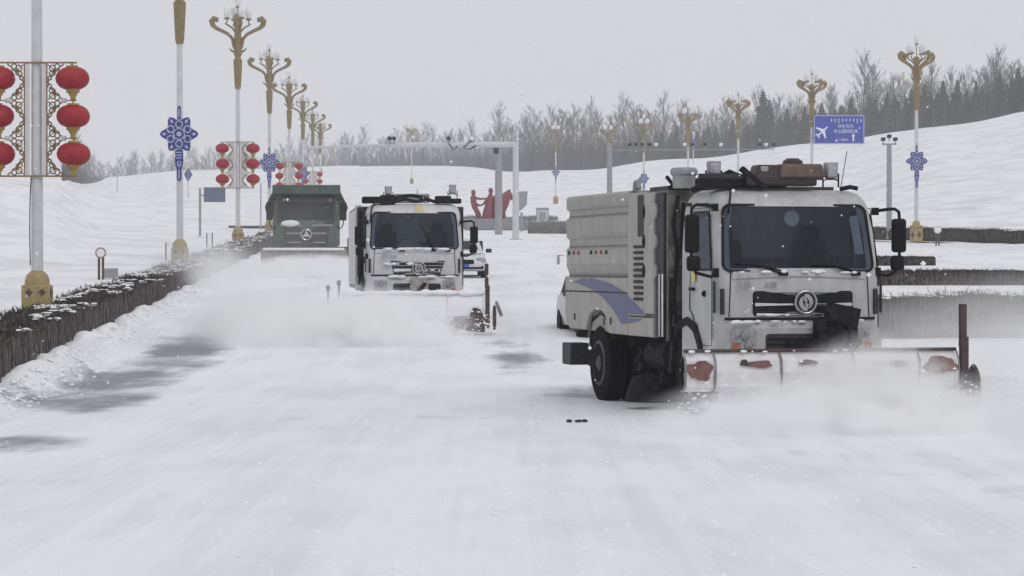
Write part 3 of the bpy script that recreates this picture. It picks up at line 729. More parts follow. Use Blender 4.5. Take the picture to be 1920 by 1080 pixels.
# roof gear
G().bx(-1.22, 1.22, 1.96, 2.8, 3.08, 3.14).obj("roof_hatch", "dark_panel", T)
G().box((-.62, .62, 3.14), (1.20, .30, .13)).obj("roof_beam", "black_grime", T, bevel=.02)
G().box((-.30, .50, 3.22), (1.9, .08, .07)).obj("roof_rail", "dark_panel", T, bevel=.01)
G().tube([(-1.10, 1.2, 3.06), (-.9, .9, 3.18), (-.75, .7, 3.28), (-.6, .6, 3.2), (-.2, .55, 3.17)], .045, 8).obj("roof_hose", "black_plastic", T, smooth=True)
G().tube([(-.85, .42, 3.06), (-.88, .28, 2.98), (-.93, .20, 2.80), (-.95, .16, 2.72)], .014, 6).obj("cable", "seal_black", T, smooth=True)
G().box((-.52, .42, 3.20), (.07, .10, .42), (0, R(-52), 0)).obj("roof_bar", "black_grime", T, bevel=.01)
G().box((-.12, .55, 3.17), (1.0, .34, .14)).obj("beacon_base", "beacon_dark", T, bevel=.03)
g = G(); g.box((.16, .50, 3.30), (.66, .34, .19), taper=.86); g.obj("beacon_box", "beacon_brown", T, bevel=.03)
g = G(); g.box((-.28, .56, 3.28), (.42, .36, .20), taper=.8); g.obj("beacon_cover", "beacon_dark", T, bevel=.03)
G().lathe([(.14, 0), (.13, .05), (.08, .085), (.0, .09)], 16, (.07, .50, 3.385)).obj("beacon_cap", "beacon_dark", T, smooth=True)
G().box((-.36, .50, 3.26), (.12, .2, .20)).obj("horn", "steel_grey", T, bevel=.02)
roof_lamp(T, -1.0, .62, 3.14, .26); roof_lamp(T, .62, .52, 3.09, .30)
G().tube([(.72, .45, 3.06), (.85, .40, 3.09), (.95, .38, 3.07)], .03, 8).obj("cable_loop", "black_plastic", T)
G().lathe([(.155, 0), (.16, .17), (.19, .20), (.19, .25), (.165, .285), (.0, .295)], 20, (-1.02, 1.85, 3.10)).obj("vent_cowl", "steel_grey", T, smooth=True)
G().tube([(-1.18, 3.65, 3.12), (-1.18, 3.62, 3.24), (-1.18, 3.5, 3.25), (-1.18, 3.46, 3.14)], .04, 8).obj("lifting_lug", "steel_grey", T, smooth=True)
G().tube([(-1.15, 2.2, 3.1), (-1.1, 2.1, 3.16), (-1.14, 2.25, 3.27)], .03, 8).obj("lifting_hook", "black_plastic", T, smooth=True)
G().tube([(1.05, 1.3, 3.0), (1.18, 1.35, 3.62)], .006, 5).obj("antenna", "seal_black", T)
for pt in ((-1.157, 1.2, 2.86), (-1.157, .5, 2.84)):
    G().box(pt, (.03, .16, .05)).obj("marker_lamp", "seal_black", T, bevel=.01)
plow(T, -2.12, 1.52, .46, .95, -1.62, [-1.73, -.86, .11, .99], "plow_snow",
     [(-1.93, .73, .17, .12, "plow_rust"), (-1.15, .80, .17, .045, "plow_rust"), (-.50, .82, .12, .03, "plow_dark"), (.62, .80, .24, .03, "plow_far"), (1.28, .77, .22, .11, "plow_rust"), (-1.35, .82, .05, .04, "plow_dark")], 1.60, .42)

rs_ = random.Random(31)
def caked(T, spots):
    for (u0, u1, t, z, k, r0) in spots:
        for i in range(k):
            G().ball((rs_.uniform(u0, u1), t + rs_.uniform(-.03, .03), z + rs_.uniform(-.01, .01)), r0 * rs_.uniform(.5, 1.3), 7, 5, (rs_.uniform(1, 2.6), .8, rs_.uniform(.35, .7))).obj("caked_snow", "snow_flake", T, smooth=True)
caked(T, [(-.85, .85, -.01, 1.95, 9, .035), (-1.0, 1.0, -.08, 1.30, 10, .04), (-.6, .7, -.03, 1.38, 6, .03), (-2.05, 1.5, -1.57, .965, 9, .028), (-.45, .6, -.12, .76, 8, .04), (.15, .7, -.30, 1.32, 5, .04)])

# ------------------------------------------------------------------ second lorry
mx, my = -2.32, 61.0
T2 = empty("snowplow_lorry", (mx, my, ground_z(mx, my, False) - .05), R(5.5), "white snowplough lorry in the middle, yellow patch above its windscreen", "truck")
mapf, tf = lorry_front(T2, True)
slab(rr(.02, .22, 2.86, 2.99, .02, 2), mapf, -.012, .012).obj("yellow_patch", "pale_yellow", T2)
text_obj("lettering", "东风天锦", .10, "steel_grey", T2, (-.62, -.03, 1.775), (R(90), 0, 0))
wiper(T2, -.30, -.85, 1.955, 2.04, mapf); wiper(T2, .45, .12, 1.96, 2.55, mapf); wiper(T2, .80, .45, 1.955, 2.0, mapf)
g = G(); g.lathe([(.28, 0), (.26, .10), (.18, .19), (.0, .23)], 18, (-.15, .20, 1.98), Matrix.Diagonal(Vector((1, .35, 1)))); g.obj("dashboard_hat", "steel_grey", T2, smooth=True)
mirror_set(T2, HW, 1, 1.42, 2.10, 2.50, t=.0); mirror_set(T2, HW, -1, 1.33, 2.05, 2.50, t=.1)
G().bx(-1.32, 1.32, 1.95, 7.2, 1.0, 3.02).obj("hopper", "body_groove", T2, bevel=.03)
for kk in range(5): G().bx(-1.345, -1.31, 2.1 + kk, 3.02 + kk, 1.1, 2.95).obj("side_panel", "cab_white_far", T2, bevel=.02)
G().bx(-1.35, -1.20, 1.90, 1.96, 1.0, 3.05).obj("corner_post", "cab_white_far", T2)
G().bx(-1.30, 1.30, 1.80, 1.90, 1.3, 3.0).obj("front_wall", "dark_panel", T2)
hoses(T2, "hose", [[(-1.22, 1.76, 2.9), (-1.25, 1.74, 2.3), (-1.2, 1.76, 1.8), (-1.26, 1.72, 1.1)], [(1.2, 1.76, 2.9), (1.24, 1.74, 2.2), (1.2, 1.76, 1.3)]], .035)
g = G(); g.box((-.98, .62, 3.14), (.50, .42, .16)); g.box((-.62, .60, 3.13), (.35, .35, .26)); g.obj("roof_box", "black_grime", T2, bevel=.03)
g = G(); g.box((.72, .62, 3.15), (.38, .40, .18)); g.box((1.02, .7, 3.12), (.28, .4, .12)); g.obj("roof_box", "black_grime", T2, bevel=.03)
G().box((-.02, .95, 3.19), (.86, .2, .22)).obj("roof_panel", "steel_grey", T2, bevel=.02)
hoses(T2, "roof_hose", [[(-.55, .5, 3.12), (-.35, .45, 3.22), (-.05, .45, 3.25), (.25, .45, 3.20), (.5, .5, 3.10), (.75, .5, 3.11)], [(-.5, .45, 3.08), (-.2, .42, 3.16), (.05, .42, 3.10), (.3, .44, 3.16), (.6, .5, 3.08)]], .04)
roof_lamp(T2, -.60, .55, 3.16, .28); roof_lamp(T2, .95, .6, 3.18, .30)
G().tube([(-.95, .4, 3.06), (-1.02, .25, 2.9), (-1.05, .2, 2.6)], .02, 6).obj("cable", "seal_black", T2)
G().tube([(.10, .6, 3.2), (.10, .6, 3.42)], .008, 5).obj("antenna", "seal_black", T2)
G().bx(-.45, -.30, .2, 7.0, .72, .98).obj("chassis_rail", "black_grime", T2); G().bx(.30, .45, .2, 7.0, .72, .98).obj("chassis_rail", "black_grime", T2)
for s in (-1, 1):
    wheel(T2, s * 1.07, 5.42, .54, .30, s, dual=True); wheel(T2, s * 1.0, 1.32, .54, .30, s)
g = G(); g.box((.10, -.2, 1.0), (.42, .2, .55)); g.tube([(-.1, -.25, 1.1), (.05, -.4, .9), (.3, -.9, .7)], .06, 8); g.obj("plough_lift", "plow_far", T2, bevel=.03)
plow(T2, -1.75, 1.48, .34, .93, -2.1, [-.95, -.15, .65], "snow_flake", [(1.30, .46, .14, .12, "plow_dark")], 1.56, .50, "snow_flake", "snow_flake")
G().prism([(.30, .30), (1.50, .36), (1.50, .02), (1.15, .04)], 'y', -2.14, -2.06).obj("wear_plate", "plow_dark", T2)
for u, h, t in ((-1.86, 1.22, -2.05), (-2.10, 1.10, -1.7)):
    G().tube([(u, t, .4), (u, t, h - .12), (u, t, h - .1), (u, t, h)], [.03, .028, .05, .045], 8).obj("marker_rod", "steel_grey", T2, smooth=True)
g = G(); g.lathe([(.05, -.03), (.18, -.03), (.2, 0), (.18, .03), (.05, .03)], 16, (1.86, -1.7, .56), Matrix.Rotation(R(70), 3, 'Y')); g.obj("side_shoe", "steel_grey", T2, smooth=True)

caked(T2, [(-1.7, 1.4, -2.06, .94, 26, .10), (-.8, .8, -.01, 1.96, 10, .06), (-1.0, 1.0, -.08, 1.30, 12, .06), (-.5, .6, -.03, 1.45, 12, .05), (-.7, .1, -.03, 1.60, 8, .05)])

# ------------------------------------------------------------------ green tipper lorry
dx, dy = -7.95, 99.0
T3 = empty("tipper_lorry", (dx, dy, ground_z(dx, dy, False)), R(4.5), "green tipper lorry with snow plough, farthest lorry beside the hedge", "truck")
P3 = [(.85, .02, 0), (1.2, 0, 0), (1.9, .0, 0), (1.96, .02, 0), (2.05, .04, 0), (2.5, .10, .01), (2.86, .16, .03), (2.92, .18, .05), (3.02, .28, .10), (3.08, .40, .2)]
mapf, tf, sh = cab_common(T3, 2.46, 1.7, P3, (1.98, 2.90), "green_paint")
wsl = rr(-1.08, 1.08, 1.96, 2.90, .09, 4, .04)
slab(wsl, mapf, -.012, .008).obj("windscreen", "windscreen", T3, smooth=True); ring_slab(wsl, mapf, -.02, .03, .03).obj("windscreen_seal", "seal_black", T3)
seats_and_dash(T3, 1.23, mapf, tf)
slab(rr(-1.1, 1.1, 2.72, 2.98, .05, 3), mapf, -.12, .02).obj("sun_visor", "dark_panel", T3)
for u in (-.86, .92): G().box(mapf(u, 2.85, -.14), (.05, .03, .12)).obj("visor_lamp", "lamp_lens", T3)
slab([(-.92, 1.92), (.92, 1.92), (.80, 1.02), (-.80, 1.02)], mapf, -.008, .02).obj("grille", "dark_panel", T3)
for z, w_ in ((1.86, 1.0), (1.55, .78), (1.20, .74)):
    for s in (-1, 1): slab(rr(*sorted((s * .20, s * w_)), z - .03, z + .03, .01, 2), mapf, -.04, .04, 2).obj("grille_bar", "steel_grey", T3)
g = G(); c = mapf(0, 1.50, -.06)
for a in (90, 210, 330): g.prism([(c[0] + .20 * math.cos(R(a)), c[2] + .20 * math.sin(R(a))), (c[0] + .07 * math.cos(R(a + 60)), c[2] + .07 * math.sin(R(a + 60))), (c[0], c[2]), (c[0] + .07 * math.cos(R(a - 60)), c[2] + .07 * math.sin(R(a - 60)))], 'y', c[1] - .02, c[1] + .02)
g.torus(c, .20, .022, n=24); g.obj("emblem", "chrome", T3)
g = G(); g.ball(mapf(-.62, 1.93, -.02), .24, 12, 6, (1.5, .35, .55)); g.obj("snow_lump", "snow_flake", T3, smooth=True)
G().bx(-1.25, 1.25, -.10, .3, .62, 1.02).obj("bumper", "green_paint", T3, bevel=.05)
for s in (-1, 1):
    G().bx(*sorted((s * .85, s * 1.2)), -.12, -.09, .72, .95).obj("headlight", "lamp_lens", T3)
    mirror_set(T3, 1.23, s, 1.42, 2.05, 2.75, t=.1, w=.26, low=False)
    wheel(T3, s * 1.05, 1.45, .54, .30, s); wheel(T3, s * 1.1, 5.2, .54, .30, s); wheel(T3, s * 1.1, 6.6, .54, .30, s)
    sm = lambda t, z, off, s=s: (s * (1.235 - off - max(0, (z - 2.15)) * .05), t, z)
    slab([(.28, 2.0), (.45, 2.72), (1.1, 2.72), (1.1, 2.0)], sm, 0, .012, 2).obj("side_window", "windscreen", T3)
    # flared box corners
    G().prism([(s * 1.30, 2.30), (s * 1.30, 3.30), (s * 1.42, 3.05), (s * 1.64, 2.62), (s * 1.60, 2.45)], 'y', 2.0, 8.2).obj("box_side_flare", "green_paint", T3, bevel=.02)
G().bx(-1.31, 1.31, 1.95, 2.05, 1.1, 3.30).obj("box_front", "green_paint", T3)
G().bx(-1.30, 1.30, 2.05, 8.2, 1.1, 2.9).obj("cargo_box", "green_paint", T3)
G().box((0, .95, 3.24), (2.62, 2.2, .36)).obj("box_canopy", "green_paint", T3, bevel=.03)
G().bx(-.45, .45, .3, 8.0, .72, 1.0).obj("chassis_rail", "black_grime", T3)
plow(T3, -1.72, 1.58, .34, .98, -1.3, [-.7, .5], "plow_far", [], 1.62, .2)
G().box((-.10, -1.34, .93), (3.1, .10, .10)).obj("blade_snow", "snow_flake", T3, bevel=.03)

# ------------------------------------------------------------------ cars half hidden behind the lorries
def make_car(name, loc, rz, label, mat):
    e = empty(name, loc, rz, label, "car")
    hw = .90; L = 4.5
    sec = [(-.02, .45, .62, .70), (.15, .30, .80, .80), (.6, .26, .90, .87), (1.25, .26, .96, .90), (3.3, .26, .98, .90), (4.1, .28, .98, .86), (4.45, .40, .92, .78)]
    g = G(); V = []; Fs = []
    for t, z0, z1, w_ in sec:
        V += [(-w_ * .92, t, z0), (-w_, t, (z0 + z1) / 2), (-w_ * .96, t, z1 - .05), (-w_ * .85, t, z1), (w_ * .85, t, z1), (w_ * .96, t, z1 - .05), (w_, t, (z0 + z1) / 2), (w_ * .92, t, z0)]
    for i in range(len(sec) - 1):
        for k in range(8): Fs.append((i * 8 + k, i * 8 + (k + 1) % 8, (i + 1) * 8 + (k + 1) % 8, (i + 1) * 8 + k))
    Fs += [tuple(range(8)), tuple((len(sec) - 1) * 8 + k for k in range(7, -1, -1))]
    g.add(V, Fs); g.obj("body", mat, e, smooth=True, angle=50)
    cab = [(1.15, .95, .78), (1.95, 1.46, .62), (3.1, 1.48, .62), (4.1, 1.02, .74)]
    g = G(); V = []; Fs = []
    for t, z1, w_ in cab: V += [(-.80, t, .92), (-w_, t, z1), (w_, t, z1), (.80, t, .92)]
    for i in range(3):
        for k in range(3): Fs.append((i * 4 + k, i * 4 + k + 1, (i + 1) * 4 + k + 1, (i + 1) * 4 + k))
    Fs += [(0, 1, 2, 3), (12, 13, 14, 15)]
    g.add(V, Fs); g.obj("cabin", mat, e, smooth=True, angle=30, bevel=.04)
    G().prism([(-.60, 0), (.60, 0), (.50, .55), (-.50, .55)], 'z', 0, .012).obj("windscreen", "dark_panel", e).matrix_local = Matrix.Translation((0, 1.32, 1.075)) @ Matrix.Rotation(R(32.5), 4, 'X')
    for s in (-1, 1):
        G().prism([(1.55, 1.0), (2.02, 1.38), (3.02, 1.40), (3.75, 1.02)], 'x', *sorted((s * .70, s * .80))).obj("side_window", "dark_panel", e)
        G().box((s * 1.0, 1.45, 1.02), (.22, .10, .15)).obj("mirror", "dark_panel", e, bevel=.03)
        G().box((s * .66, .06, .68), (.34, .16, .14)).obj("headlight", "lamp_lens", e, bevel=.03)
        wheel(e, s * .78, .85, .33, .22, s); wheel(e, s * .78, 3.55, .33, .22, s)
    G().box((0, .02, .60), (.80, .12, .16)).obj("grille", "black_plastic", e, bevel=.02)
    G().box((0, .10, .40), (1.5, .16, .12)).obj("lower_grille", "black_plastic", e, bevel=.02)
    G().box((0, -.06, .46), (.44, .02, .12)).obj("number_plate", "sign_blue", e)
    g = G(); g.ball((0, .75, .93), .5, 12, 6, (1.5, 1.0, .14)); g.obj("bonnet_snow", "snow_flake", e, smooth=True)
    return e
make_car("car", put(868, 93), R(3), "white car following just behind the middle lorry", "car_white")
make_car("car", put(1166, 58), R(8), "pale car mostly hidden behind the nearest lorry's hopper", "car_white")

# ------------------------------------------------------------------ street lamps
def lamp_proto(seg=14):
    e = empty("street_lamp")
    b = G(); b.bx(-.30, .30, -.30, .30, 0, 1.08); base = b.obj("base_box", "base_gold", e, bevel=.025)
    G().lathe([(.27, 1.08), (.265, 1.18), (.23, 1.29), (.16, 1.36), (.125, 1.39)], 18).obj("base_dome", "base_gold", e, smooth=True)
    for s in (-1, 1):                                   # diamond plates, front and sides
        for (cx_, cz_, w_, h_) in ((-.14, .92, .09, .10), (.14, .92, .09, .10), (0, .45, .23, .27)):
            n = 24; poly = []
            for i in range(n):
                a = 2 * PI * i / n; q = 1 / (abs(math.cos(a)) ** .75 + abs(math.sin(a)) ** .75) ** (1 / .75) * 1.0
                poly.append((cx_ + w_ * math.cos(a) * q, cz_ + h_ * math.sin(a) * q))
            G().prism(poly, 'y', *sorted((s * .300, s * .312))).obj("diamond", "base_brown", base)
            G().prism(poly, 'x', *sorted((s * .300, s * .312))).obj("diamond", "base_brown", base)
    G().tube([(0, 0, 1.3), (0, 0, 5.0), (0, 0, 8.8)], [.128, .120, .110], seg).obj("pole", "pole_white", e, smooth=True)
    g = G(); pr = [(.135, 8.62), (.155, 8.75), (.205, 9.9), (.225, 10.18), (.16, 10.24), (.15, 10.32), (.22, 10.46), (.24, 10.56), (.19, 10.66), (.17, 10.8), (.19, 11.3), (.17, 11.8), (.20, 12.05), (.12, 12.15)]
    g.lathe(pr, seg); sl = g.obj("sleeve", "lamp_gold", e, smooth=True, angle=50)
    for k in range(8):
        a = 2 * PI * k / 8; G().tube([(.150 * math.cos(a), .150 * math.sin(a), 8.75), (.218 * math.cos(a), .218 * math.sin(a), 10.15)], .018, 5).obj("flute", "lamp_gold", sl)
    for k in range(4):                                   # leaf spikes of the collar
        a = PI / 4 + PI / 2 * k
        for a in (PI / 2 * k,):
            c, s = math.cos(a), math.sin(a)
            G().tube([(.16 * c, .16 * s, 10.58), (.34 * c, .34 * s, 10.66), (.46 * c, .46 * s, 10.80)], [.08, .06, .02], 6).obj("leaf_spike", "lamp_gold", e, smooth=True)
    for k in range(4):                                   # four scroll arms
        a = PI / 2 * k; c, s = math.cos(a), math.sin(a)
        pts = [(.14, 10.75), (.22, 11.0), (.28, 11.28), (.50, 11.52), (.85, 11.70), (1.15, 11.84), (1.32, 12.0), (1.36, 12.2), (1.24, 12.34), (1.10, 12.30), (1.08, 12.16)]
        rs = [.10, .10, .09, .09, .095, .11, .14, .17, .16, .13, .06]
        G().tube([(x * c, x * s, z) for x, z in pts], rs, 7).obj("scroll_arm", "lamp_gold", e, smooth=True)
    for k in range(4):                                   # four small arms with globes
        a = PI / 2 * k + PI / 8; c, s = math.cos(a), math.sin(a)
        ar = G().tube([(.12 * c, .12 * s, 11.62), (.34 * c, .34 * s, 11.86), (.62 * c, .62 * s, 12.02), (.70 * c, .70 * s, 12.06), (.60 * c, .60 * s, 12.14), (.60 * c, .60 * s, 12.26)], [.06, .05, .05, .04, .035, .035], 6).obj("globe_arm", "lamp_gold", e, smooth=True)
        G().lathe([(.06, 12.26), (.17, 12.30), (.17, 12.36), (.08, 12.37)], 10, (.60 * c, .60 * s, 0)).obj("globe_dish", "lamp_gold", ar, smooth=True)
        G().lathe([(.09, 12.37), (.15, 12.50), (.185, 12.68), (.18, 12.82), (.12, 12.94), (.05, 12.99), (.03, 13.08), (0.005, 13.1)], 12, (.60 * c, .60 * s, 0)).obj("globe", "frosted_glass", ar, smooth=True)
    G().tube([(0, 0, 12.1), (0, 0, 12.9)], .03, 6).obj("spire", "lamp_gold", e)
    G().lathe([(.05, 12.88), (.14, 12.96), (.07, 13.0)], 10).obj("globe_dish", "lamp_gold", e, smooth=True)
    G().lathe([(.08, 13.0), (.14, 13.12), (.18, 13.30), (.16, 13.46), (.10, 13.58), (.03, 13.66), (0, 13.72)], 12).obj("globe", "frosted_glass", e, smooth=True)
    return e
lamp0 = lamp_proto()
LAMP_LAT = -7.28
ORD = ["nearest", "second nearest", "third", "fourth", "fifth", "sixth", "seventh", "eighth"]
LEFT = []
for k in range(8):
    y = 55 + 40 * k; x = LAMP_LAT - YAW_ROAD * y
    o = lamp0 if k == 0 else copy_tree(lamp0)
    o.location = (x, y, plane(y)); o.rotation_euler = (0, 0, R(3))
    tag(o, f"gold and white ornate street lamp, {ORD[k]} along the dark hedge on the left", "street lamp", "street lamps along the left hedge")
    LEFT.append((x, y, plane(y)))
# cable hanging down the nearest pole
x0, y0, z0 = LEFT[0]
tag(G().tube([(x0 - .10, y0 - .14, z0 + 3.42), (x0 - .125, y0 - .14, z0 + 2.9), (x0 - .135, y0 - .13, z0 + 2.2), (x0 - .12, y0 - .15, z0 + 1.5)], .012, 6).obj("cable", "seal_black", None), "thin black cable hanging down the nearest lamp pole", "cable")
RIGHT = [(1718, 168), (1522, 209), (1384, 252), (1290, 292), (1207, 332), (1140, 375), (1042, 425), (772, 576), (602, 678)]
RL = ["beside the hedge at the far right", "with the blue airport sign on it", "behind the nearest lorry's roof, first left of the blue sign", "second to the left of the blue sign", "third to the left of the blue sign", "fourth to the left of the blue sign", "standing just left of the nearest lorry's hopper", "far away above the middle lorry's cab", "far away above the green tipper"]
RPOS = []
for (px, y), lb in zip(RIGHT, RL):
    o = copy_tree(lamp0); p = put(px, y); o.location = p; o.rotation_euler = (0, 0, R(20 + y % 40)); RPOS.append(p)
    tag(o, f"hazy gold white street lamp {lb}", "street lamp", "street lamps on the far side of the avenue")

# ------------------------------------------------------------------ lantern frames and lanterns
def fret_frame_proto():
    e = empty("lantern_frame")
    for z in (3.41, 5.84): G().bx(-.88, .88, -.02, .02, z - .018, z + .018).obj("cross_bar", "fret_gold", e)
    for s in (-1, 1):
        G().bx(*sorted((s * .13, s * .225)), -.01, .01, 3.43, 5.82).obj("white_strip", "fret_back", e)
        G().bx(*sorted((s * .228, s * .252)), -.02, .02, 3.43, 5.82).obj("upright", "fret_gold", e)
        for kk, (zc_, h_, top, bot) in enumerate(((5.82, .40, False, True), (5.03, .40, True, True), (4.22, .40, True, True), (3.43, .38, True, False))):
            def tri(q): return s * (.27 + .34 * q)
            g = G()
            # stepped scroll outline and inner curls
            for sg in ((1, -1) if (top and bot) else ((1,) if top else (-1,))):
                pts = []
                for i in range(13):
                    q = i / 12; st = (1 - q) ** 1.15; pts.append((tri(st * .96) + s * .022 * math.sin(i * 2.1), 0, zc_ + sg * h_ * q))
                g.tube(pts, .018, 5)
                for (cx_, cz_, r_) in ((.36, .10, .065), (.46, .06, .055), (.34, .22, .05), (.30, .31, .035), (.40, .15, .03)):
                    g.torus((s * cx_, 0, zc_ + sg * cz_), r_, .014, n=12, k=4)
                g.tube([(s * .26, 0, zc_ + sg * .02), (s * .42, 0, zc_ + sg * .16), (s * .27, 0, zc_ + sg * .30)], .012, 4)
            g.obj("fretwork", "fret_gold", e, smooth=True)
            if top and bot:
                G().tube([(s * .58, 0, zc_), (s * .88, 0, zc_)], .012, 5).obj("hook_bar", "fret_gold", e)
                G().lathe([(.05, -.05), (.07, 0), (.05, .05)], 8, (s * .60, 0, zc_)).obj("finial", "fret_back", e)
    return e
def lantern_proto():
    e = empty("red_lantern")
    g = G(); n = 32; prof = [(.13, .60), (.20, .585), (.29, .53), (.345, .45), (.365, .36), (.345, .27), (.28, .185), (.18, .135), (.12, .125)]
    V = []; Fs = []
    for r, z in prof:
        for k in range(n): a = 2 * PI * k / n; q = r * (1 - .018 * (k % 2)); V.append((q * math.cos(a), q * math.sin(a), z))
    for i in range(len(prof) - 1):
        for k in range(n): Fs.append((i * n + k, i * n + (k + 1) % n, (i + 1) * n + (k + 1) % n, (i + 1) * n + k))
    Fs += [tuple(range(n)), tuple((len(prof) - 1) * n + k for k in range(n))]
    g.add(V, Fs); g.obj("globe", "lantern_red", e, smooth=True, angle=60)
    G().lathe([(.13, .59), (.13, .635), (.03, .64), (.02, .70)], 14).obj("cap", "lantern_gold", e, smooth=True)
    G().lathe([(.06, -.10), (.06, 0), (.095, .0), (.095, .06), (.145, .06), (.145, .13)], 14).obj("collar", "lantern_gold", e)
    return e
ff0 = fret_frame_proto(); ln0 = lantern_proto(); used_l = False
ROWN = ["top", "middle", "bottom"]
for idx, k in enumerate((0, 2, 4, 6)):
    x, y, z = LEFT[k]; o = ff0 if idx == 0 else copy_tree(ff0)
    o.location = (x, y - .15, z); tag(o, f"gold fretwork lantern frame on the {ORD[k]} lamp pole along the left hedge", "lantern frame", "lantern frames on the left lamp poles")
    for s in (-1, 1):
        for r_ in range(3):
            l_ = copy_tree(ln0) if used_l else ln0; used_l = True
            l_.location = (x + s * .80, y - .15, z + 5.14 - .81 * r_); l_.rotation_euler = (random.uniform(-.05, .05), random.uniform(-.07, .07), random.uniform(0, 1))
            tag(l_, f"{ROWN[r_]} red lantern, {'left' if s < 0 else 'right'} side of the {ORD[k]} lamp by the hedge", "lantern", "red lanterns on the lamp poles")
# lanterns of the right avenue and the far field are small: plain red balls on a frame in the distance

# ------------------------------------------------------------------ blue knot ornaments
def knot_proto():
    e = empty("knot_ornament")
    def star(R1, R2):
        pts = []
        for i in range(12):
            a = PI / 6 * i; r = R1 if i % 2 == 0 else R2; pts.append((r * math.cos(a), 5.28 + r * math.sin(a)))
        return pts
    out = []
    for i in range(36):                                   # six petalled plate
        a = 2 * PI * i / 36; d = abs(((a / (PI / 3)) % 1) - .5) * 2; r = .50 + .22 * d ** 1.6 + (.035 if i % 6 in (1, 5) else 0)
        out.append((r * math.cos(a), 5.28 + r * math.sin(a)))
    G().prism(out, 'y', -.03, .03).obj("plate", "knot_blue", e)
    for k in range(6):
        a = PI / 3 * k + PI / 6; c, s = math.cos(a), math.sin(a)
        G().torus((.36 * c, -.045, 5.28 + .36 * s), .125, .026, n=16, k=5).obj("loop", "knot_pale", e, smooth=True)
        a2 = a + PI / 3 * 2
        G().tube([(.27 * c, -.05, 5.28 + .27 * s), (.19 * math.cos(a + .75), -.06, 5.28 + .19 * math.sin(a + .75)), (.24 * math.cos(a + 1.4), -.05, 5.28 + .24 * math.sin(a + 1.4))], .022, 5).obj("strand", "knot_pale", e, smooth=True)
        a3 = PI / 3 * k; c, s = math.cos(a3), math.sin(a3)
        pl = [(.46, 0), (.54, .06), (.64, 0), (.54, -.06)]
        G().prism([(x * c - y * s, 5.28 + x * s + y * c) for x, y in pl], 'y', -.045, -.032).obj("petal", "knot_pale", e)
    G().prism([(.10 * math.cos(PI / 3 * i + PI / 6), 5.28 + .10 * math.sin(PI / 3 * i + PI / 6)) for i in range(6)], 'y', -.05, -.032).obj("centre", "knot_pale", e)
    G().prism([(-.06, 5.85), (.06, 5.85), (.06, 6.28), (0, 6.33), (-.06, 6.28)], 'y', -.03, .03).obj("finial", "knot_blue", e)
    G().bx(-.02, .02, -.045, -.032, 5.92, 6.22).obj("finial_inlay", "knot_pale", e)
    G().prism([(-.14, 4.70), (.14, 4.70), (.16, 4.3), (.12, 4.05), (.09, 3.98), (.085, 3.60), (0, 3.54), (-.085, 3.60), (-.09, 3.98), (-.12, 4.05), (-.16, 4.3)], 'y', -.03, .03).obj("tail", "knot_blue", e)
    for z in (4.60, 4.50, 4.40): G().bx(-.10, .10, -.045, -.032, z - .016, z + .016).obj("tail_bar", "knot_pale", e)
    G().torus((0, -.04, 4.20), .065, .02, n=12, k=5).obj("tail_loop", "knot_pale", e, smooth=True)
    G().tube([(-.06, -.04, 4.13), (0, -.04, 4.05), (.06, -.04, 4.13)], .018, 5).obj("tail_strand", "knot_pale", e)
    G().bx(-.02, .02, -.045, -.032, 3.62, 3.96).obj("tail_inlay", "knot_pale", e)
    return e
kn0 = knot_proto(); spots = [(LEFT[k], f"blue and white knot ornament on the {ORD[k]} lamp pole along the left hedge") for k in (1, 3, 5)]
spots += [(RPOS[0], "blue lattice knot ornament on the lamp by the far right hedge"), (RPOS[4], "pale grey knot ornament on a hazy lamp above the nearest lorry's hopper"), (RPOS[6], "hazy knot ornament on the lamp just left of the nearest lorry's hopper")]
for i, ((x, y, z), lb) in enumerate(spots):
    o = kn0 if i == 0 else copy_tree(kn0); o.location = (x, y - .17, z); tag(o, lb, "ornament", "blue knot ornaments on lamp poles")

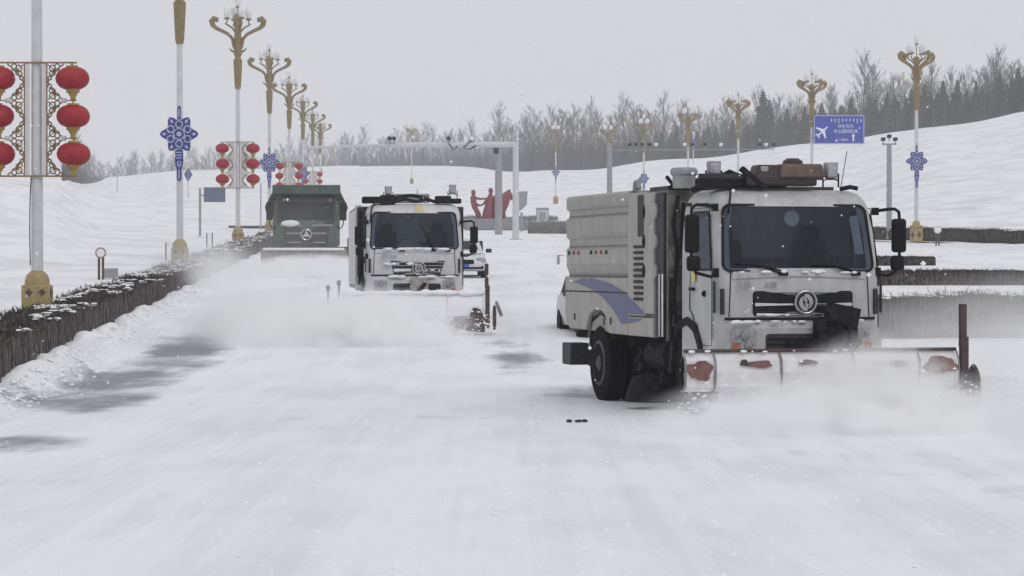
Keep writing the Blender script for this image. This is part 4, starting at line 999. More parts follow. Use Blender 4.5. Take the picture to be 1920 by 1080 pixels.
# ------------------------------------------------------------------ hedges
def hedge(name, p0, p1, width, h, label, seg=1.0, twigs=4000, near_bias=1.0, tw=.010, zfun=None, snow=60, mat="twig_brown", core="twig_core", stems=0, face=-1):
    """p0,p1 = (x,y) centre line ends"""
    e = empty(name, (0, 0, 0), 0, label, "hedge")
    a = Vector(p0); b = Vector(p1); L = (b - a).length; d = (b - a) / L; nrm = Vector((-d.y, d.x))
    zf = zfun or (lambda x, y: ground_z(x, y, False))
    n = max(2, int(L / seg)); V = []; Fs = []; m = 9
    def prof(q, i):
        pr = [(-.5, -.1), (-.52, .35), (-.50, .75), (-.42, .97), (0, 1.0), (.42, .97), (.50, .75), (.52, .35), (.5, -.1)]
        return pr[q]
    for i in range(n + 1):
        p = a + d * (L * i / n); z0 = zf(p.x, p.y)
        hh = h * (1 + .16 * noise.noise(Vector((i * seg * .22, 3.1, h))) + .09 * noise.noise(Vector((i * seg * .9, 7.7, h))))
        for q in range(m):
            w_, z_ = prof(q, i); jj = .07 * noise.noise(Vector((i * 1.7, q * 2.3, 5.0)))
            c = p + nrm * (w_ * width * .92 + jj); V.append((c.x, c.y, z0 + z_ * hh * .93 + jj * .6))
    for i in range(n):
        for q in range(m - 1): Fs.append((i * m + q, i * m + q + 1, (i + 1) * m + q + 1, (i + 1) * m + q))
    Fs += [tuple(range(m)), tuple(n * m + q for q in range(m))]
    G().add(V, Fs).obj("twig_mass", core, e)
    g = G(); rnd = random.Random(len(name) + int(L))
    for k in range(twigs):
        s = L * (rnd.random() ** near_bias); p = a + d * s; z0 = zf(p.x, p.y)
        hh = h * (1 + .16 * noise.noise(Vector((s * .22, 3.1, h))) + .09 * noise.noise(Vector((s * .9, 7.7, h))))
        mode = rnd.random()
        if mode < .70:
            sd = -1 if rnd.random() < .62 else 1
            w_ = sd * (.47 + .06 * rnd.random()) * width; za = rnd.uniform(-.1, .45) * hh; zb = za + rnd.uniform(.3, .7) * hh; lean = rnd.uniform(-.13, .13)
            q0 = p + nrm * w_; q1 = p + nrm * (w_ + rnd.uniform(-.05, .05)) + d * lean
            P0 = Vector((q0.x, q0.y, z0 + za)); P1 = Vector((q1.x, q1.y, z0 + min(zb, hh * 1.05)))
        else:
            w_ = rnd.uniform(-.5, .5) * width; q0 = p + nrm * w_; q1 = q0 + d * rnd.uniform(-.12, .12) + nrm * rnd.uniform(-.08, .08)
            P0 = Vector((q0.x, q0.y, z0 + hh * .85)); P1 = Vector((q1.x, q1.y, z0 + hh * (rnd.uniform(.94, 1.08) if rnd.random() < .97 else rnd.uniform(1.08, 1.22))))
        mid = (P0 + P1) / 2 + Vector((rnd.uniform(-.03, .03), rnd.uniform(-.03, .03), 0)); t_ = tw * rnd.uniform(.6, 1.4)
        x_ = Vector((t_, 0, 0)); y_ = Vector((0, t_, 0))
        g.add([P0 - x_, P0 + x_, P0 + y_, mid - x_ * .8, mid + x_ * .8, mid + y_ * .8, P1], [(0, 1, 4, 3), (1, 2, 5, 4), (2, 0, 3, 5), (3, 4, 6), (4, 5, 6), (5, 3, 6)])
    me = bpy.data.meshes.new("twigs"); me.from_pydata(g.v, [], g.f); me.materials.append(MATS[mat])
    o = bpy.data.objects.new("twigs", me); COL.objects.link(o); o.parent = e; tag(o, kind="stuff")
    if stems:                                             # pale bare stems on the face towards the road
        g = G()
        for k in range(stems):
            s = L * (rnd.random() ** near_bias); p = a + d * s; z0 = zf(p.x, p.y); hh = h * rnd.uniform(.55, 1.0)
            c = p + nrm * face * (.53 + .03 * rnd.random()) * width; j = rnd.uniform(-.10, .10); w_ = rnd.uniform(.006, .014)
            pts = [Vector((c.x, c.y, z0 - .03)), Vector((c.x + d.x * j * .3 + rnd.uniform(-.03, .03), c.y + d.y * j * .3, z0 + hh * .4)), Vector((c.x + d.x * j, c.y + d.y * j, z0 + hh))]
            g.tube(pts, [w_, w_ * .8, w_ * .4], 4, caps=False)
        me = bpy.data.meshes.new("stems"); me.from_pydata(g.v, [], g.f); me.materials.append(MATS["twig_stem"])
        o = bpy.data.objects.new("stems", me); COL.objects.link(o); o.parent = e; tag(o, kind="stuff")
    g = G()
    for k in range(snow):
        s = L * rnd.random(); p = a + d * s; c = p + nrm * rnd.uniform(-.48, .35) * width; z0 = zf(p.x, p.y)
        hh = h * (1 + .16 * noise.noise(Vector((s * .22, 3.1, h))) + .09 * noise.noise(Vector((s * .9, 7.7, h))))
        for q in range(7):
            r_ = rnd.uniform(.02, .085); c2 = c + d * rnd.uniform(-.35, .35) + nrm * rnd.uniform(-.12, .12)
            g.ball((c2.x, c2.y, z0 + hh * rnd.uniform(.90, 1.0)), r_, 6, 4, (rnd.uniform(.7, 1.6), rnd.uniform(.8, 2.0), .35))
    if snow:
        o = g.obj("snow_cap", "snow_flake", e, smooth=True); tag(o, kind="stuff")
    return e
def latpt(lat, y): return (lat - YAW_ROAD * y, y)
hedge("clipped_hedge", latpt(-6.68, 26), latpt(-6.68, 235), 1.35, .71, "long dark leafless clipped hedge along the left kerb under the lamps", .5, 30000, 1.9, .013, zfun=lambda x, y: max(0.0, plane(y)), snow=330, stems=2600)
hedge("clipped_hedge", (7.0, 58.5), (26, 60), 1.3, 1.0, "wide snow capped hedge right behind the nearest lorry's plough, front row", .8, 5000, 1, .012, snow=120)
hedge("clipped_hedge", (10.5, 86), (34, 88), 1.4, .50, "low hedge behind the front row at the right edge, second row", .8, 3500, 1, .014, snow=60)
hedge("clipped_hedge", (11, 110), (18.2, 111), 1.2, .40, "short low hedge end just right of the nearest lorry's cab", .8, 900, 1, .014, snow=20)
hedge("clipped_hedge", (23.8, 184), (46, 140), 1.4, .85, "dark hedge along the foot of the right hand snow slope", 1.2, 4000, 1, .02, snow=150)
hedge("clipped_hedge", (1.6, 206), (24, 195), 1.6, 1.05, "grey hedge left of the nearest lorry's hopper, below the kiosk", 1.2, 2500, 1, .02, snow=60, mat="twig_hazed", core="twig_hazed")
hedge("clipped_hedge", (-7, 238), (4, 234), 1.5, 1.2, "hazy hedge at the foot of the red horse sculpture", 1.2, 1500, 1, .02, snow=60, mat="twig_hazed", core="twig_hazed")
hedge("clipped_hedge", (-26.5, 240), (-22.5, 240), 1.0, .22, "thin dark strip of hedge far away left of the green tipper", 1.5, 600, 1, .02, snow=10)

# ------------------------------------------------------------------ airport direction sign
x, y, z = RPOS[1]
s_e = empty("direction_sign", (x + .10, y - .3, z), 0, "blue airport direction sign with white aeroplane on the lamp behind the nearest lorry", "sign")
SW, SH = 4.15, 2.36; sz0 = (436 - 270) / F_PX * y
b = G(); b.bx(0, SW, -.03, .03, sz0, sz0 + SH); board = b.obj("board", "sign_blue", s_e, bevel=.05)
ring_slab(rr(.07, SW - .07, sz0 + .07, sz0 + SH - .07, .06, 3), lambda u, z_, off: (u, off, z_), -.036, .006, .035).obj("border", "sign_white", board)
for zz in (sz0 + .5, sz0 + SH - .5): G().bx(-.35, SW * .9, .04, .12, zz - .05, zz + .05).obj("bracket", "pole_grey", s_e)
# aeroplane pictogram
def plane_poly():
    h = [(0, 1.0), (.09, .86), (.10, .35), (.95, -.20), (.95, -.38), (.11, -.10), (.09, -.62), (.36, -.84), (.36, -.98), (0, -.86)]
    return h + [(-a, b) for a, b in reversed(h[1:-1])]
ang = R(48); pc = (.72, sz0 + 1.02)
def trp(p): return (pc[0] + .62 * (p[0] * math.cos(ang) + p[1] * math.sin(ang)) , pc[1] + .62 * (-p[0] * math.sin(ang) + p[1] * math.cos(ang)))
G().prism([trp(p) for p in plane_poly()], 'y', -.045, -.034).obj("aeroplane_symbol", "sign_white", board)
text_obj("lettering", "呼伦贝尔", .33, "sign_white", board, (2.62, -.036, sz0 + 1.42), (R(90), 0, 0))
text_obj("lettering", "东山国际机场", .33, "sign_white", board, (2.62, -.036, sz0 + 1.02), (R(90), 0, 0))
text_obj("lettering", "1.8km", .30, "sign_white", board, (2.45, -.036, sz0 + .36), (R(90), 0, 0))
rnd = random.Random(3)
for k in range(9):                                    # upright script in one row of columns
    u = 1.45 + k * .30; hh = rnd.choice((.22, .30, .38, .26)); zt = sz0 + 2.08
    g = G(); g.bx(u - .022, u + .022, -.045, -.034, zt - hh, zt)
    for q in range(3): g.bx(u, u + .075, -.046, -.035, zt - hh * (q + .6) / 3 - .016, zt - hh * (q + .6) / 3 + .016)
    g.obj("script_column", "sign_white", board)
G().prism([(3.18, sz0 + .22), (3.30, sz0 + .22), (3.30, sz0 + .62), (3.40, sz0 + .62), (3.24, sz0 + .86), (3.08, sz0 + .62), (3.18, sz0 + .62)], 'y', -.045, -.034).obj("arrow", "sign_white", board)

# ------------------------------------------------------------------ camera masts
def camera_head(parent, c, r=.22, white=False):
    o = G().box(c, (.26, .62, .24)).obj("camera", "sign_white" if white else "dark_panel", parent, bevel=.04)
    G().tube([(c[0], c[1], c[2] - .12), (c[0], c[1], c[2] - .36)], .04, 6).obj("camera_stem", "pole_grey", o)
    return o
p = put(967, 176); m = empty("camera_mast", p, 0, "white cantilever camera mast reaching left over the avenue", "mast")
G().tube([(0, 0, 0), (0, 0, 6.75)], [.24, .20], 14).obj("post", "pole_white", m, smooth=True)
G().lathe([(.42, 0), (.42, .06), (.26, .10)], 14).obj("foot_plate", "pole_white", m)
G().tube([(.1, 0, 6.55), (-8.6, 0, 6.50)], [.20, .19], 12).obj("arm", "pole_white", m, smooth=True)
G().tube([(-8.6, 0, 6.50), (-14.3, 0, 6.33)], [.12, .09], 10).obj("arm_end", "pole_white", m, smooth=True)
for u in (-8.35, -8.65, -4.6, -3.0): camera_head(m, (u, -.1, 6.95), white=(u == -3.0))
for pts in ([(-4.6, -.2, 6.6), (-4.3, -.22, 6.15), (-4.0, -.2, 6.4)], [(-3.0, -.2, 6.9), (-3.6, -.22, 6.3), (-3.2, -.2, 6.2), (-2.7, -.2, 6.45)]):
    G().tube(pts, .04, 5).obj("cable", "seal_black", m, smooth=True)
p = put(935, 199); m = empty("grey_mast", p, 0, "thick grey steel pole in front of the red sculpture", "mast")
G().tube([(0, 0, 0), (0, 0, 6.9)], [.30, .28], 14).obj("post", "pole_grey", m, smooth=True); G().tube([(0, 0, 6.7), (-.9, 0, 6.75)], .08, 8).obj("arm", "pole_grey", m, smooth=True); G().box((-.2, -.3, 6.5), (.4, .3, .4)).obj("control_box", "dark_panel", m, bevel=.03)
p = put(1143, 205); m = empty("grey_mast", p, 0, "grey steel mast with a long thin arm of cameras above the nearest lorry", "mast")
G().tube([(0, 0, 0), (0, 0, 7.2)], [.24, .20], 14).obj("post", "pole_grey", m, smooth=True)
G().tube([(0, 0, 6.65), (13.2, 0, 6.75)], [.045, .03], 8).obj("arm", "pole_grey", m, smooth=True)
for i, u in enumerate((1.6, 2.1, 2.6, 3.2, 3.7, 6.0, 6.6, 7.6, 8.9, 12.0, 12.5, 13.1)): camera_head(m, (u, -.1, 7.12), white=i in (4, 5, 8, 10))
p = put(1667, 178); m = empty("grey_mast", p, 0, "plain grey camera pole between the blue sign and the far right lamp", "mast")
G().tube([(0, 0, 0), (0, 0, 6.6)], [.20, .17], 14).obj("post", "pole_grey", m, smooth=True)
G().bx(-.5, .5, -.04, .04, 6.55, 6.65).obj("cross_bar", "pole_grey", m)
for u, zz in ((-.42, 6.95), (.42, 6.95), (0, 7.15)): camera_head(m, (u, 0, zz))

# ------------------------------------------------------------------ red horse sculpture
p = put(922, 226); S = empty("horse_sculpture", (p[0], p[1], p[2]), 0, "red sculpture of two figures and a horse's head on a grey plinth", "sculpture")
G().bx(-2.4, 3.2, -.9, .9, 0, 1.0).obj("plinth", "plinth_grey", S, bevel=.05)
def blob(name, chains, balls=()):
    g = G()
    for pts, rs in chains: g.tube(pts, [q * 1.22 for q in rs], 10)
    for c, r, sq in balls: g.ball(c, r * 1.15, 12, 8, sq)
    o = g.obj(name, "statue_red", S, smooth=True)
    md = o.modifiers.new("remesh", 'REMESH'); md.mode = 'VOXEL'; md.voxel_size = .045; md.use_smooth_shade = True
    return o
B0 = 1.0
blob("standing_figure", [([(-1.25, 0, B0), (-1.32, 0, B0 + .5), (-1.5, 0, B0 + 1.0)], [.10, .13, .18]), ([(-.95, 0, B0), (-1.15, 0, B0 + .5), (-1.45, 0, B0 + 1.0)], [.10, .13, .18]),
     ([(-1.48, 0, B0 + .9), (-1.6, 0, B0 + 1.4), (-1.62, 0, B0 + 1.9), (-1.55, 0, B0 + 2.1)], [.20, .22, .24, .10]), ([(-1.55, 0, B0 + 1.85), (-1.0, -.05, B0 + 1.75), (-.45, 0, B0 + 1.78)], [.10, .085, .07]), ([(-1.55, 0, B0 + 1.4), (-1.05, .05, B0 + 1.15), (-.6, 0, B0 + 1.35)], [.09, .08, .07])],
     [((-1.62, 0, B0 + 2.32), .20, (.95, 1, 1.15))])
blob("robed_figure", [([(-.35, 0, B0), (-.28, 0, B0 + .8), (-.15, 0, B0 + 1.5), (-.10, 0, B0 + 1.95), (-.10, 0, B0 + 2.25)], [.46, .38, .27, .25, .10]), ([(-.1, 0, B0 + 1.9), (.35, -.05, B0 + 1.6), (.7, 0, B0 + 1.55)], [.11, .09, .08]), ([(-.2, 0, B0 + 1.9), (-.55, 0, B0 + 1.55), (-.75, 0, B0 + 1.3)], [.11, .09, .07])],
     [((-.08, 0, B0 + 2.44), .20, (.95, 1, 1.15)), ((-.10, 0, B0 + 2.62), .14, (1.2, 1.2, .7))])
blob("horse", [([(.5, 0, B0 + .2), (.7, 0, B0 + .9), (1.0, 0, B0 + 1.4), (1.25, 0, B0 + 1.9), (1.5, 0, B0 + 2.2), (1.62, 0, B0 + 2.3)], [.45, .50, .46, .38, .30, .22]), ([(1.42, 0, B0 + 2.28), (1.62, 0, B0 + 2.05), (1.85, 0, B0 + 1.75), (1.93, 0, B0 + 1.58)], [.24, .20, .13, .11]),
     ([(1.45, -.1, B0 + 2.4), (1.55, -.12, B0 + 2.66)], [.08, .02]), ([(1.55, .1, B0 + 2.4), (1.68, .12, B0 + 2.62)], [.08, .02]), ([(.55, 0, B0 + 1.0), (.4, 0, B0 + 1.6), (.55, 0, B0 + 2.2), (.9, 0, B0 + 2.3)], [.3, .28, .22, .12]), ([(.95, .1, B0 + .9), (1.1, .12, B0 + .4), (1.05, .12, B0)], [.2, .12, .11]), ([(.4, -.1, B0 + .6), (.35, -.12, B0)], [.3, .16])])

# ------------------------------------------------------------------ small street furniture
def round_sign(px, y, h, r, label, double=True, mat="sign_red"):
    p = put(px, y); e = empty("round_sign", p, 0, label, "sign")
    for s in (-1, 1): G().tube([(s * r * .36, .04, -.05), (s * r * .36, .04, h)], .045, 8).obj("post", "base_brown" if double else "pole_grey", e, smooth=True)
    G().lathe([(r, 0), (r, .03)], 24, (0, 0, h), Matrix.Rotation(R(90), 3, 'X')).obj("disc", mat, e)
    G().lathe([(r * .72, 0), (r * .72, .02)], 24, (0, -.02, h), Matrix.Rotation(R(90), 3, 'X')).obj("disc_centre", "sign_white", e)
    return e
round_sign(189, 92, .95, .20, "round red rimmed sign on two posts in the left snow field")
round_sign(1758, 156, .95, .24, "pale round sign on two posts behind the far right hedge", True, "fret_back")
p = put(208, 94); g = G(); g.bx(-.24, .24, -.15, .15, .0, .34); tag(g.obj("meter_box", "pole_grey", None, bevel=.02), "small grey box in the snow beside the round red sign", "box").location = p
for px, y, sp in ((318, 118, .34), (393, 150, .32)):
    p = put(px, y); e = empty("marker_posts", p, 0, f"pair of thin brown posts in the snow {'beside the second lamp base' if px < 350 else 'between the second and third lamps'}", "posts")
    for s in (-1, 1): G().tube([(s * sp / 2, 0, -.05), (s * sp / 2, 0, .85)], .035, 6).obj("post", "base_brown", e)
    G().bx(-sp / 2, sp / 2, -.02, .02, .70, .82).obj("cross_board", "sign_white", e)
p = put(403, 190); e = empty("road_sign", p, 0, "grey blue rectangular road sign beyond the third lamp", "sign")
G().tube([(-1.1, 0, 0), (-1.1, 0, 3.6)], .09, 8).obj("post", "pole_grey", e); G().bx(-.82, .78, -.03, .03, 2.55, 3.65).obj("board", "sign_slate", e); G().bx(-1.1, -.8, .0, .06, 3.0, 3.1).obj("bracket", "pole_grey", e)
p = put(978, 218); e = empty("notice_board", p, 0, "grey tapered board on a post beside the white camera mast", "sign")
G().tube([(0, 0, 0), (0, 0, 1.6)], .10, 8).obj("post", "pole_grey", e); G().prism([(-.5, 3.4), (.55, 3.4), (.50, 3.25), (.45, 2.3), (.1, 1.9), (-.45, 1.55)], 'y', -.15, .15).obj("board", "pole_grey", e, bevel=.03)
p = put(1017, 222); e = empty("kiosk", p, 0, "small grey kiosk above the hedge left of the nearest lorry", "kiosk")
G().bx(-.45, .45, -.4, .4, 0, 1.85).obj("booth", "fret_back", e, bevel=.03); G().bx(-.55, .55, -.5, .5, 1.85, 1.98).obj("roof", "pole_grey", e); G().bx(-.28, .28, -.42, -.40, .7, 1.6).obj("window", "pole_grey", e)
for s in (-1, 1): G().bx(*sorted((s * .47, s * .55)), -.5, -.42, 0, 1.85).obj("post", "pole_grey", e)
for px, y, h, lb in ((374, 260, 2.8, "thin dark pole in the snow left of the third lamp"), (489, 235, 4.2, "thin grey pole just left of the green tipper"), (220, 430, 4.5, "faint thin post on the far left snow slope"), (1047, 112, .42, "short dark marker post by the snowy lane left of the hopper")):
    p = put(px, y); o = G().tube([(0, 0, -.1), (0, 0, h)], [.07, .06], 8).obj("thin_pole", "pole_grey", None, smooth=True); o.location = p; tag(o, lb, "pole")
    if px == 1047: G().bx(0, .22, -.02, .02, .38, .42).obj("cross_arm", "pole_grey", o)
for px, y, lb in ((353, 420, "faint small lamp with a diamond ornament between the second and third lamps"), (417, 520, "very faint small lamp right of the second lantern frame's grey sign"), (1300, 520, "tiny faint lamp on the hillside left of the blue sign")):
    p = put(px, y); e = empty("distant_lamp", p, 0, lb, "street lamp")
    G().tube([(0, 0, 0), (0, 0, 6.0)], [.12, .10], 8).obj("pole", "pole_white", e); G().prism([(-.7, 3.9), (0, 5.0), (.7, 3.9), (0, 2.6)], 'y', -.1, .1).obj("ornament", "knot_blue", e); G().ball((0, 0, 6.2), .25, 8, 6).obj("globe", "frosted_glass", e)

# clods on the road
rnd = random.Random(5)
p = (.83, 33.0, ground_z(.83, 33.0)); e = empty("dirty_clod", p, 0, "dark clod lying on the snow left of the nearest plough", "clod")
for k in range(6):
    G().ball((rnd.uniform(-.10, .12), rnd.uniform(-.06, .06), .02), rnd.uniform(.012, .03), 7, 5, (1.5, 1, .8)).obj("lump", "debris_brown", e, smooth=True)

# ------------------------------------------------------------------ woods on the skyline
def conifer_meshes(seed, H):
    rnd = random.Random(seed)
    t = G(); t.tube([(0, 0, -.6), (0, 0, H * .5), (0, 0, H)], [.16, .10, .02], 6)
    g = G(); lay = int(H / .42)
    for i in range(lay):
        z = .6 + (H - .7) * i / lay; rad = (H * .235) * (1 - i / lay) ** .8 * rnd.uniform(.8, 1.12) + .10
        nb = 12
        for k in range(nb):
            a = 2 * PI * (k + rnd.random()) / nb; r_ = rad * rnd.uniform(.65, 1.15); dz = -r_ * rnd.uniform(.12, .38)
            c, s = math.cos(a), math.sin(a); w = .22 + .16 * r_
            tip = Vector((r_ * c, r_ * s, z + dz)); b0 = Vector((.05 * c, .05 * s, z + .12)); m_ = b0.lerp(tip, .55)
            sd = Vector((-s, c, 0)) * w
            g.add([b0, m_ + sd + Vector((0, 0, -.08)), tip, m_ - sd + Vector((0, 0, -.08)), m_ + Vector((0, 0, .10)), m_ + Vector((0, 0, -.34))], [(0, 1, 4), (1, 2, 4), (2, 3, 4), (3, 0, 4), (0, 1, 5), (1, 2, 5), (2, 3, 5), (3, 0, 5)])
    return t, g
def bare_meshes(seed, H, spread):
    rnd = random.Random(seed); t = G(); g = G()
    pts = [Vector((0, 0, -.8))]
    for i in range(1, 7): pts.append(Vector((rnd.uniform(-.12, .12) * i * .5, rnd.uniform(-.12, .12) * i * .5, H * i / 6 * .96)))
    t.tube(pts, [.17, .15, .125, .10, .07, .045, .015], 6)
    def twig(p, d, L, r, depth):
        q = p + d * L; mid = (p + q) / 2 + Vector((rnd.uniform(-1, 1), rnd.uniform(-1, 1), 0)) * L * .06
        a = d.cross(Vector((.3, .9, .1))).normalized() * r; b = d.cross(a).normalized() * r
        g.add([p + a, p - a * .5 + b, p - a * .5 - b, mid + a * .7, mid - a * .35 + b * .7, mid - a * .35 - b * .7, q], [(0, 1, 4, 3), (1, 2, 5, 4), (2, 0, 3, 5), (3, 4, 6), (4, 5, 6), (5, 3, 6)])
        if depth > 0:
            for _ in range(5 if depth == 2 else 4):
                k = rnd.uniform(.25, .95); e = p.lerp(q, k)
                nd = (d + Vector((rnd.uniform(-1, 1), rnd.uniform(-1, 1), rnd.uniform(-.1, .8))) * .55).normalized(); twig(e, nd, L * rnd.uniform(.35, .6), r * .6, depth - 1)
    nb = 40
    for i in range(nb):
        f = .14 + .82 * i / nb; z = H * f; j = min(5, int(f * 6)); p = pts[j].lerp(pts[j + 1], f * 6 - j)
        a = rnd.uniform(0, 2 * PI); up = rnd.uniform(.9, 2.0) / spread
        d = Vector((math.cos(a), math.sin(a), up)).normalized(); twig(p, d, H * (.30 - .18 * f) * rnd.uniform(.8, 1.25), .045, 2)
    return t, g
def tree_proto(name, tg, cg, tm, cm):
    e = empty(name); tg.obj("trunk", tm, e, smooth=True)
    me = bpy.data.meshes.new("crown"); me.from_pydata(cg.v, [], cg.f); me.materials.append(MATS[cm]); o = bpy.data.objects.new("crown", me); COL.objects.link(o); o.parent = e
    return e
CON = [tree_proto("conifer_tree", *conifer_meshes(s, h), "bark_dark", "needles") for s, h in ((1, 8.0), (2, 7.0), (3, 9.0))]
BAR = [tree_proto("bare_tree", *bare_meshes(s, h, sp), "bark_pale", "twig_fine") for s, h, sp in ((11, 13.0, 1.0), (12, 15.0, .75), (13, 12.0, 1.25), (14, 16.0, .6))]
used = set()
def plant(pool, i, x, y, sc, label, group, sink=.0):
    src = pool[i % len(pool)]
    if id(src) in used: o = copy_tree(src)
    else: o = src; used.add(id(src))
    o.location = (x, y, ground_z(x, y, False) - sink); o.rotation_euler = (0, 0, random.uniform(0, 6.28)); o.scale = (sc * random.uniform(.9, 1.15), sc * random.uniform(.9, 1.15), sc)
    tag(o, label, "tree", group); return o
rnd = random.Random(21)
WH = [(-.125, "at the far left behind the nearest lamps"), (-.095, "behind the third lamp and its lanterns"), (-.075, "behind the row of left lamp heads"), (-.055, "above the green tipper"), (-.03, "above the middle lorry's cab"), (-.01, "above the right half of the camera mast's arm"), (.012, "above the red sculpture"), (.03, "above the nearest lorry's hopper rear"), (.05, "above the nearest lorry's hopper front"), (.075, "above the vent cowl of the nearest lorry"), (.10, "above the nearest lorry's cab roof"), (.12, "around the blue airport sign"), (.14, "just right of the blue airport sign"), (.16, "around the far right lamp's head"), (.18, "right of the far right lamp"), (9, "at the right edge of the picture")]
def where(u): return next(t for a, t in WH if u < a)
def crest(u): return lerp_tab(u, U_, D_)
# conifers: dense from the middle to the right, dark front row
n = 105
for i in range(n):
    u = -.02 + .245 * (i + rnd.random() * .8) / n; row = i % 3; Dc = crest(u) + (1.5, 7, 14)[row] + rnd.uniform(0, 4)
    right = sstep(.03, .12, u); sc = (.82 + .28 * rnd.random()) * (.92 + .15 * right)
    plant(CON, i, u * Dc, Dc, sc, ("short" if sc < .9 else "fuller" if sc > 1.02 else "slim") + " dark conifer in the skyline row " + where(u), "conifers along the skyline")
for u, D_off, sc in ((-.0615, 4, 1.15), (.098, 5, 1.55), (.1005, 9, 1.3), (-.133, 10, 1.0)):
    Dc = crest(u) + D_off; plant(CON, 2, u * Dc, Dc, sc, {-.0615: "lone dark conifer above the left end of the camera mast's arm", .098: "tallest dark conifer, first to the left of the blue sign", .1005: "second tall conifer just left of the blue sign", -.133: "faint lone conifer among bare trees at far left"}[u], "conifers along the skyline")
n = 235
for i in range(n):
    u = -.172 + .392 * (i + rnd.random()) / n; Dc = crest(u) + 6 + rnd.uniform(0, 34) + (10 if u > .06 else 0)
    sc = (.74 + .38 * rnd.random()) * lerp_tab(u, [-.17, -.12, -.06, -.02, .02, .06, .11, .2], [.80, .98, 1.20, 1.22, 1.30, 1.04, .84, .88])
    plant(BAR, i * 7 + int(rnd.random() * 4), u * Dc, Dc, sc, ("low" if sc < .88 else "tall" if sc > 1.15 else "middling") + " leafless tree in the hazy wood " + where(u), "bare trees along the skyline")
for u, sc, lb in ((.1375, 1.22, "tallest bare poplar, rising between the blue sign and the far right lamp"), (.141, 1.05, "bare poplar just right of the tallest one beyond the blue sign"), (.190, .95, "bare tree above the conifers at the right edge, first from the edge"), (.187, .85, "bare tree above the conifers at the right edge, second from the edge")):
    Dc = crest(u) + 12; plant(BAR, 1, u * Dc, Dc, sc, lb, "bare trees along the skyline")
# undergrowth that reads as one dark mass below the crowns
g = G()
for i in range(46000):
    u = -.175 + .405 * rnd.random(); Dc = crest(u) + rnd.uniform(1, 26); x = u * Dc; z = ground_z(x, Dc, False)
    hh = rnd.uniform(1.0, 1.0 + 8.5 * rnd.random()) * lerp_tab(u, [-.16, -.10, -.04, .02, .06, .2], [.6, 1.0, 1.3, 1.25, .9, .8]); w = rnd.uniform(.08, .28); lx = rnd.uniform(-.6, .6)
    g.add([(x - w, Dc, z - .3), (x + w, Dc + w, z - .3), (x, Dc - w, z - .3), (x + lx, Dc + rnd.uniform(-.5, .5), z + hh)], [(0, 1, 3), (1, 2, 3), (2, 0, 3)])
me = bpy.data.meshes.new("distant_undergrowth"); me.from_pydata(g.v, [], g.f); me.materials.append(MATS["twig_far"])
o = bpy.data.objects.new("distant_undergrowth", me); COL.objects.link(o); tag(o, "dense grey undergrowth filling the wood along the skyline", "undergrowth", kind="stuff")

# ------------------------------------------------------------------ blown snow and falling flakes
def ico(sub=3):
    bm = bmesh.new(); bmesh.ops.create_icosphere(bm, subdivisions=sub, radius=1.0); me = bpy.data.meshes.new("snow_spray"); bm.to_mesh(me); bm.free(); return me
def spray(name, loc, dims, rz, mat, label):
    me = ico(); me.materials.append(MATS[mat]); o = bpy.data.objects.new(name, me); COL.objects.link(o)
    o.location = loc; o.scale = dims; o.rotation_euler = (0, 0, rz); tag(o, label, "blown snow", kind="stuff"); return o
volume_mat("spray_dense", 7.5, 3.4, (1.6, 1, 1), .40, .60, .80)
volume_mat("spray_mid", 3.2, 3.0, (1.5, 1, 1), .40, .64, .85)
volume_mat("spray_light", 0.035, 1.2, (1.2, 1, 1), .25, .70, .9)
volume_mat("spray_veil", 0.42, 2.4, (1.2, 1, 1), .25, .70, .95)
volume_mat("spray_thin", 0.30, 1.8, (1.2, 1, 1), .30, .70, .95)
spray("snow_spray", (3.9, 31.1, .06), (2.9, 1.6, .74), R(12), "spray_dense", "cloud of powder snow thrown up under the nearest plough")
spray("snow_spray", (4.45, 31.6, .32), (1.35, .9, .98), R(10), "spray_dense", "taller puff of snow before the middle of the nearest plough")
spray("snow_spray", (6.4, 32.4, .05), (2.4, 2.0, .80), R(12), "spray_mid", "snow drifting off the outer end of the nearest plough")
spray("snow_spray", (11.0, 49, .3), (6.5, 6.5, 2.0), 0, "spray_veil", "thin veil of blowing snow before the hedge at right")
z_ = ground_z(-3, 57, False)
spray("snow_spray", (-3.4, 56.2, z_ + .10), (3.0, 1.9, 1.30), R(3), "spray_dense", "thick white cloud of powder before the middle lorry")
spray("snow_spray", (-5.6, 59.0, z_ + .2), (2.4, 6.0, 1.15), R(3), "spray_mid", "snow cloud rolling off the middle lorry towards the hedge")
z_ = ground_z(-7.5, 94, False)
spray("snow_spray", (-7.4, 95.0, z_ + .1), (3.3, 3.4, .85), R(3), "spray_dense", "snow cloud before the green tipper's plough")
spray("snow_spray", (-8.2, 94.0, z_ + 1.2), (4.5, 5.0, 3.2), R(3), "spray_light", "faint snowy veil hanging around the green tipper")
spray("snow_spray", (-10.0, 84.0, z_ + .1), (2.6, 13.0, 1.5), R(3), "spray_thin", "thin blowing snow veiling the hedge beside the green tipper")
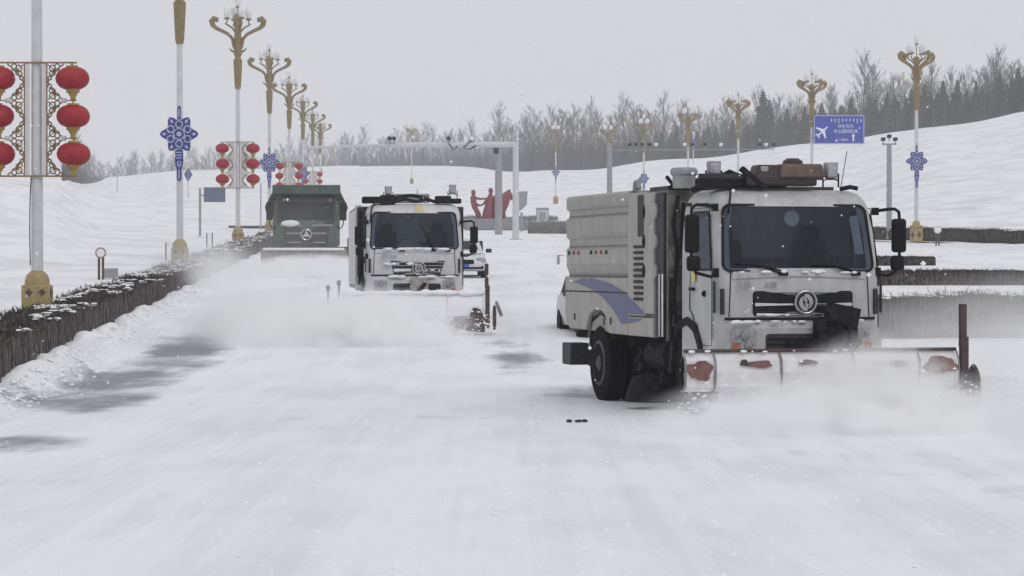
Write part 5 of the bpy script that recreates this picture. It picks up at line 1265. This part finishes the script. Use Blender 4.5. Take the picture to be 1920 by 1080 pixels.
def windrow(x0, y0, x1, y1, w, h, label, seed):
    """heap of loose snow rolled up before a blade"""
    a = Vector((x0, y0)); b = Vector((x1, y1)); d = b - a; L = d.length; d /= L; nr = Vector((-d.y, d.x)); n = int(L / .08); m = 14; V = []; Fs = []
    for i in range(n + 1):
        for j in range(m + 1):
            s_ = i / n; q = j / m * 2 - 1; c = a + d * (L * s_) + nr * (q * w)
            e_ = min(1, s_ * 6, (1 - s_) * 6); base = (1 - q * q) ** 1.2 * h * (e_ ** .7)
            nz = noise.noise(Vector((c.x * 1.6, c.y * 1.6, seed))) * .5 + noise.noise(Vector((c.x * 5, c.y * 5, seed + 3))) * .22
            V.append((c.x, c.y, ground_z(c.x, c.y, False) - .06 + base * (1 + nz)))
    for i in range(n):
        for j in range(m): Fs.append((i * (m + 1) + j, (i + 1) * (m + 1) + j, (i + 1) * (m + 1) + j + 1, i * (m + 1) + j + 1))
    o = G().add(V, Fs).obj("snow_heap", "snow", None, smooth=True, angle=80); tag(o, label, "snow heap", kind="stuff")
windrow(1.9, 31.55, 6.0, 32.55, .8, .30, "rolled heap of loose snow under the nearest plough", 1.0)
windrow(-4.6, 58.2, -1.3, 58.5, .9, .36, "rolled heap of loose snow before the middle lorry's plough", 2.0)
windrow(-9.8, 97.2, -6.2, 97.4, .9, .45, "rolled heap of loose snow before the green tipper's plough", 3.0)
# thrown and scattered lumps of snow
rnd = random.Random(17)
def lumps(label, n, fn, r0, r1):
    g = G()
    for i in range(n):
        x, y, dz = fn(); r_ = r0 + (r1 - r0) * rnd.random() ** 3; z = ground_z(x, y) + dz
        P = [Vector((x, y, z)) + Vector(q) * r_ * rnd.uniform(.7, 1.2) for q in ((1.3, 0, 0), (0, 1, 0), (-1.3, 0, 0), (0, -1, 0), (0, 0, .9), (0, 0, -.7))]
        g.add(P, [(0, 1, 4), (1, 2, 4), (2, 3, 4), (3, 0, 4), (1, 0, 5), (2, 1, 5), (3, 2, 5), (0, 3, 5)])
    o = g.obj("snow_lumps", "snow_flake", None); tag(o, label, "snow", kind="stuff")
def along_hedge():
    y = 28 + 70 * rnd.random() ** 1.5; lat = -5.65 + abs(rnd.gauss(0, .28)); return lat - YAW_ROAD * y, y, 0.0
lumps("broken crumbs of ploughed snow along the foot of the hedge", 2600, along_hedge, .012, .07)
def near_plow():
    u = rnd.uniform(-2.3, 2.6); t = -1.7 - abs(rnd.gauss(0, .55)); h = abs(rnd.gauss(0, .28)); c, s = math.cos(R(14)), math.sin(R(14))
    return OX + u * c - t * s, OY + u * s + t * c, h
lumps("flying lumps of snow before the nearest plough", 1500, near_plow, .006, .032)
def mid_plow():
    return mx + rnd.uniform(-2.4, 2.0), my - 2.4 - abs(rnd.gauss(0, .8)), abs(rnd.gauss(0, .35))
lumps("flying lumps of snow before the middle lorry's plough", 900, mid_plow, .008, .035)
def on_road():
    y = 16 + 50 * rnd.random() ** 1.6; return rnd.uniform(-.2, .2) * y, y, 0.0
lumps("small crumbs of snow scattered over the avenue", 1600, on_road, .006, .03)
g = G(); rnd = random.Random(9)
for i in range(700):
    y = rnd.uniform(7, 60); x = rnd.uniform(-.21, .21) * y; z = rnd.uniform(.2, 1.985 + .11 * y); r_ = rnd.uniform(.004, .009)
    g.add([(x + r_, y, z), (x, y - r_, z), (x, y, z + r_), (x - r_, y, z), (x, y + r_, z), (x, y, z - r_)], [(0, 1, 2), (1, 3, 2), (3, 4, 2), (4, 0, 2), (1, 0, 5), (3, 1, 5), (4, 3, 5), (0, 4, 5)])
o = g.obj("falling_snow", "snow_flake", None); tag(o, "sparse snowflakes falling through the air", "snow", kind="stuff")

# ------------------------------------------------------------------ haze
volume_mat("haze_air", 0.00047, color=(0.96, 0.965, 0.98))
g = G(); g.bx(-520, 560, -12, 1350, -1.6, 75)
o = g.obj("haze", "haze_air", None); tag(o, "pale snowy haze filling the air", "haze", kind="stuff")
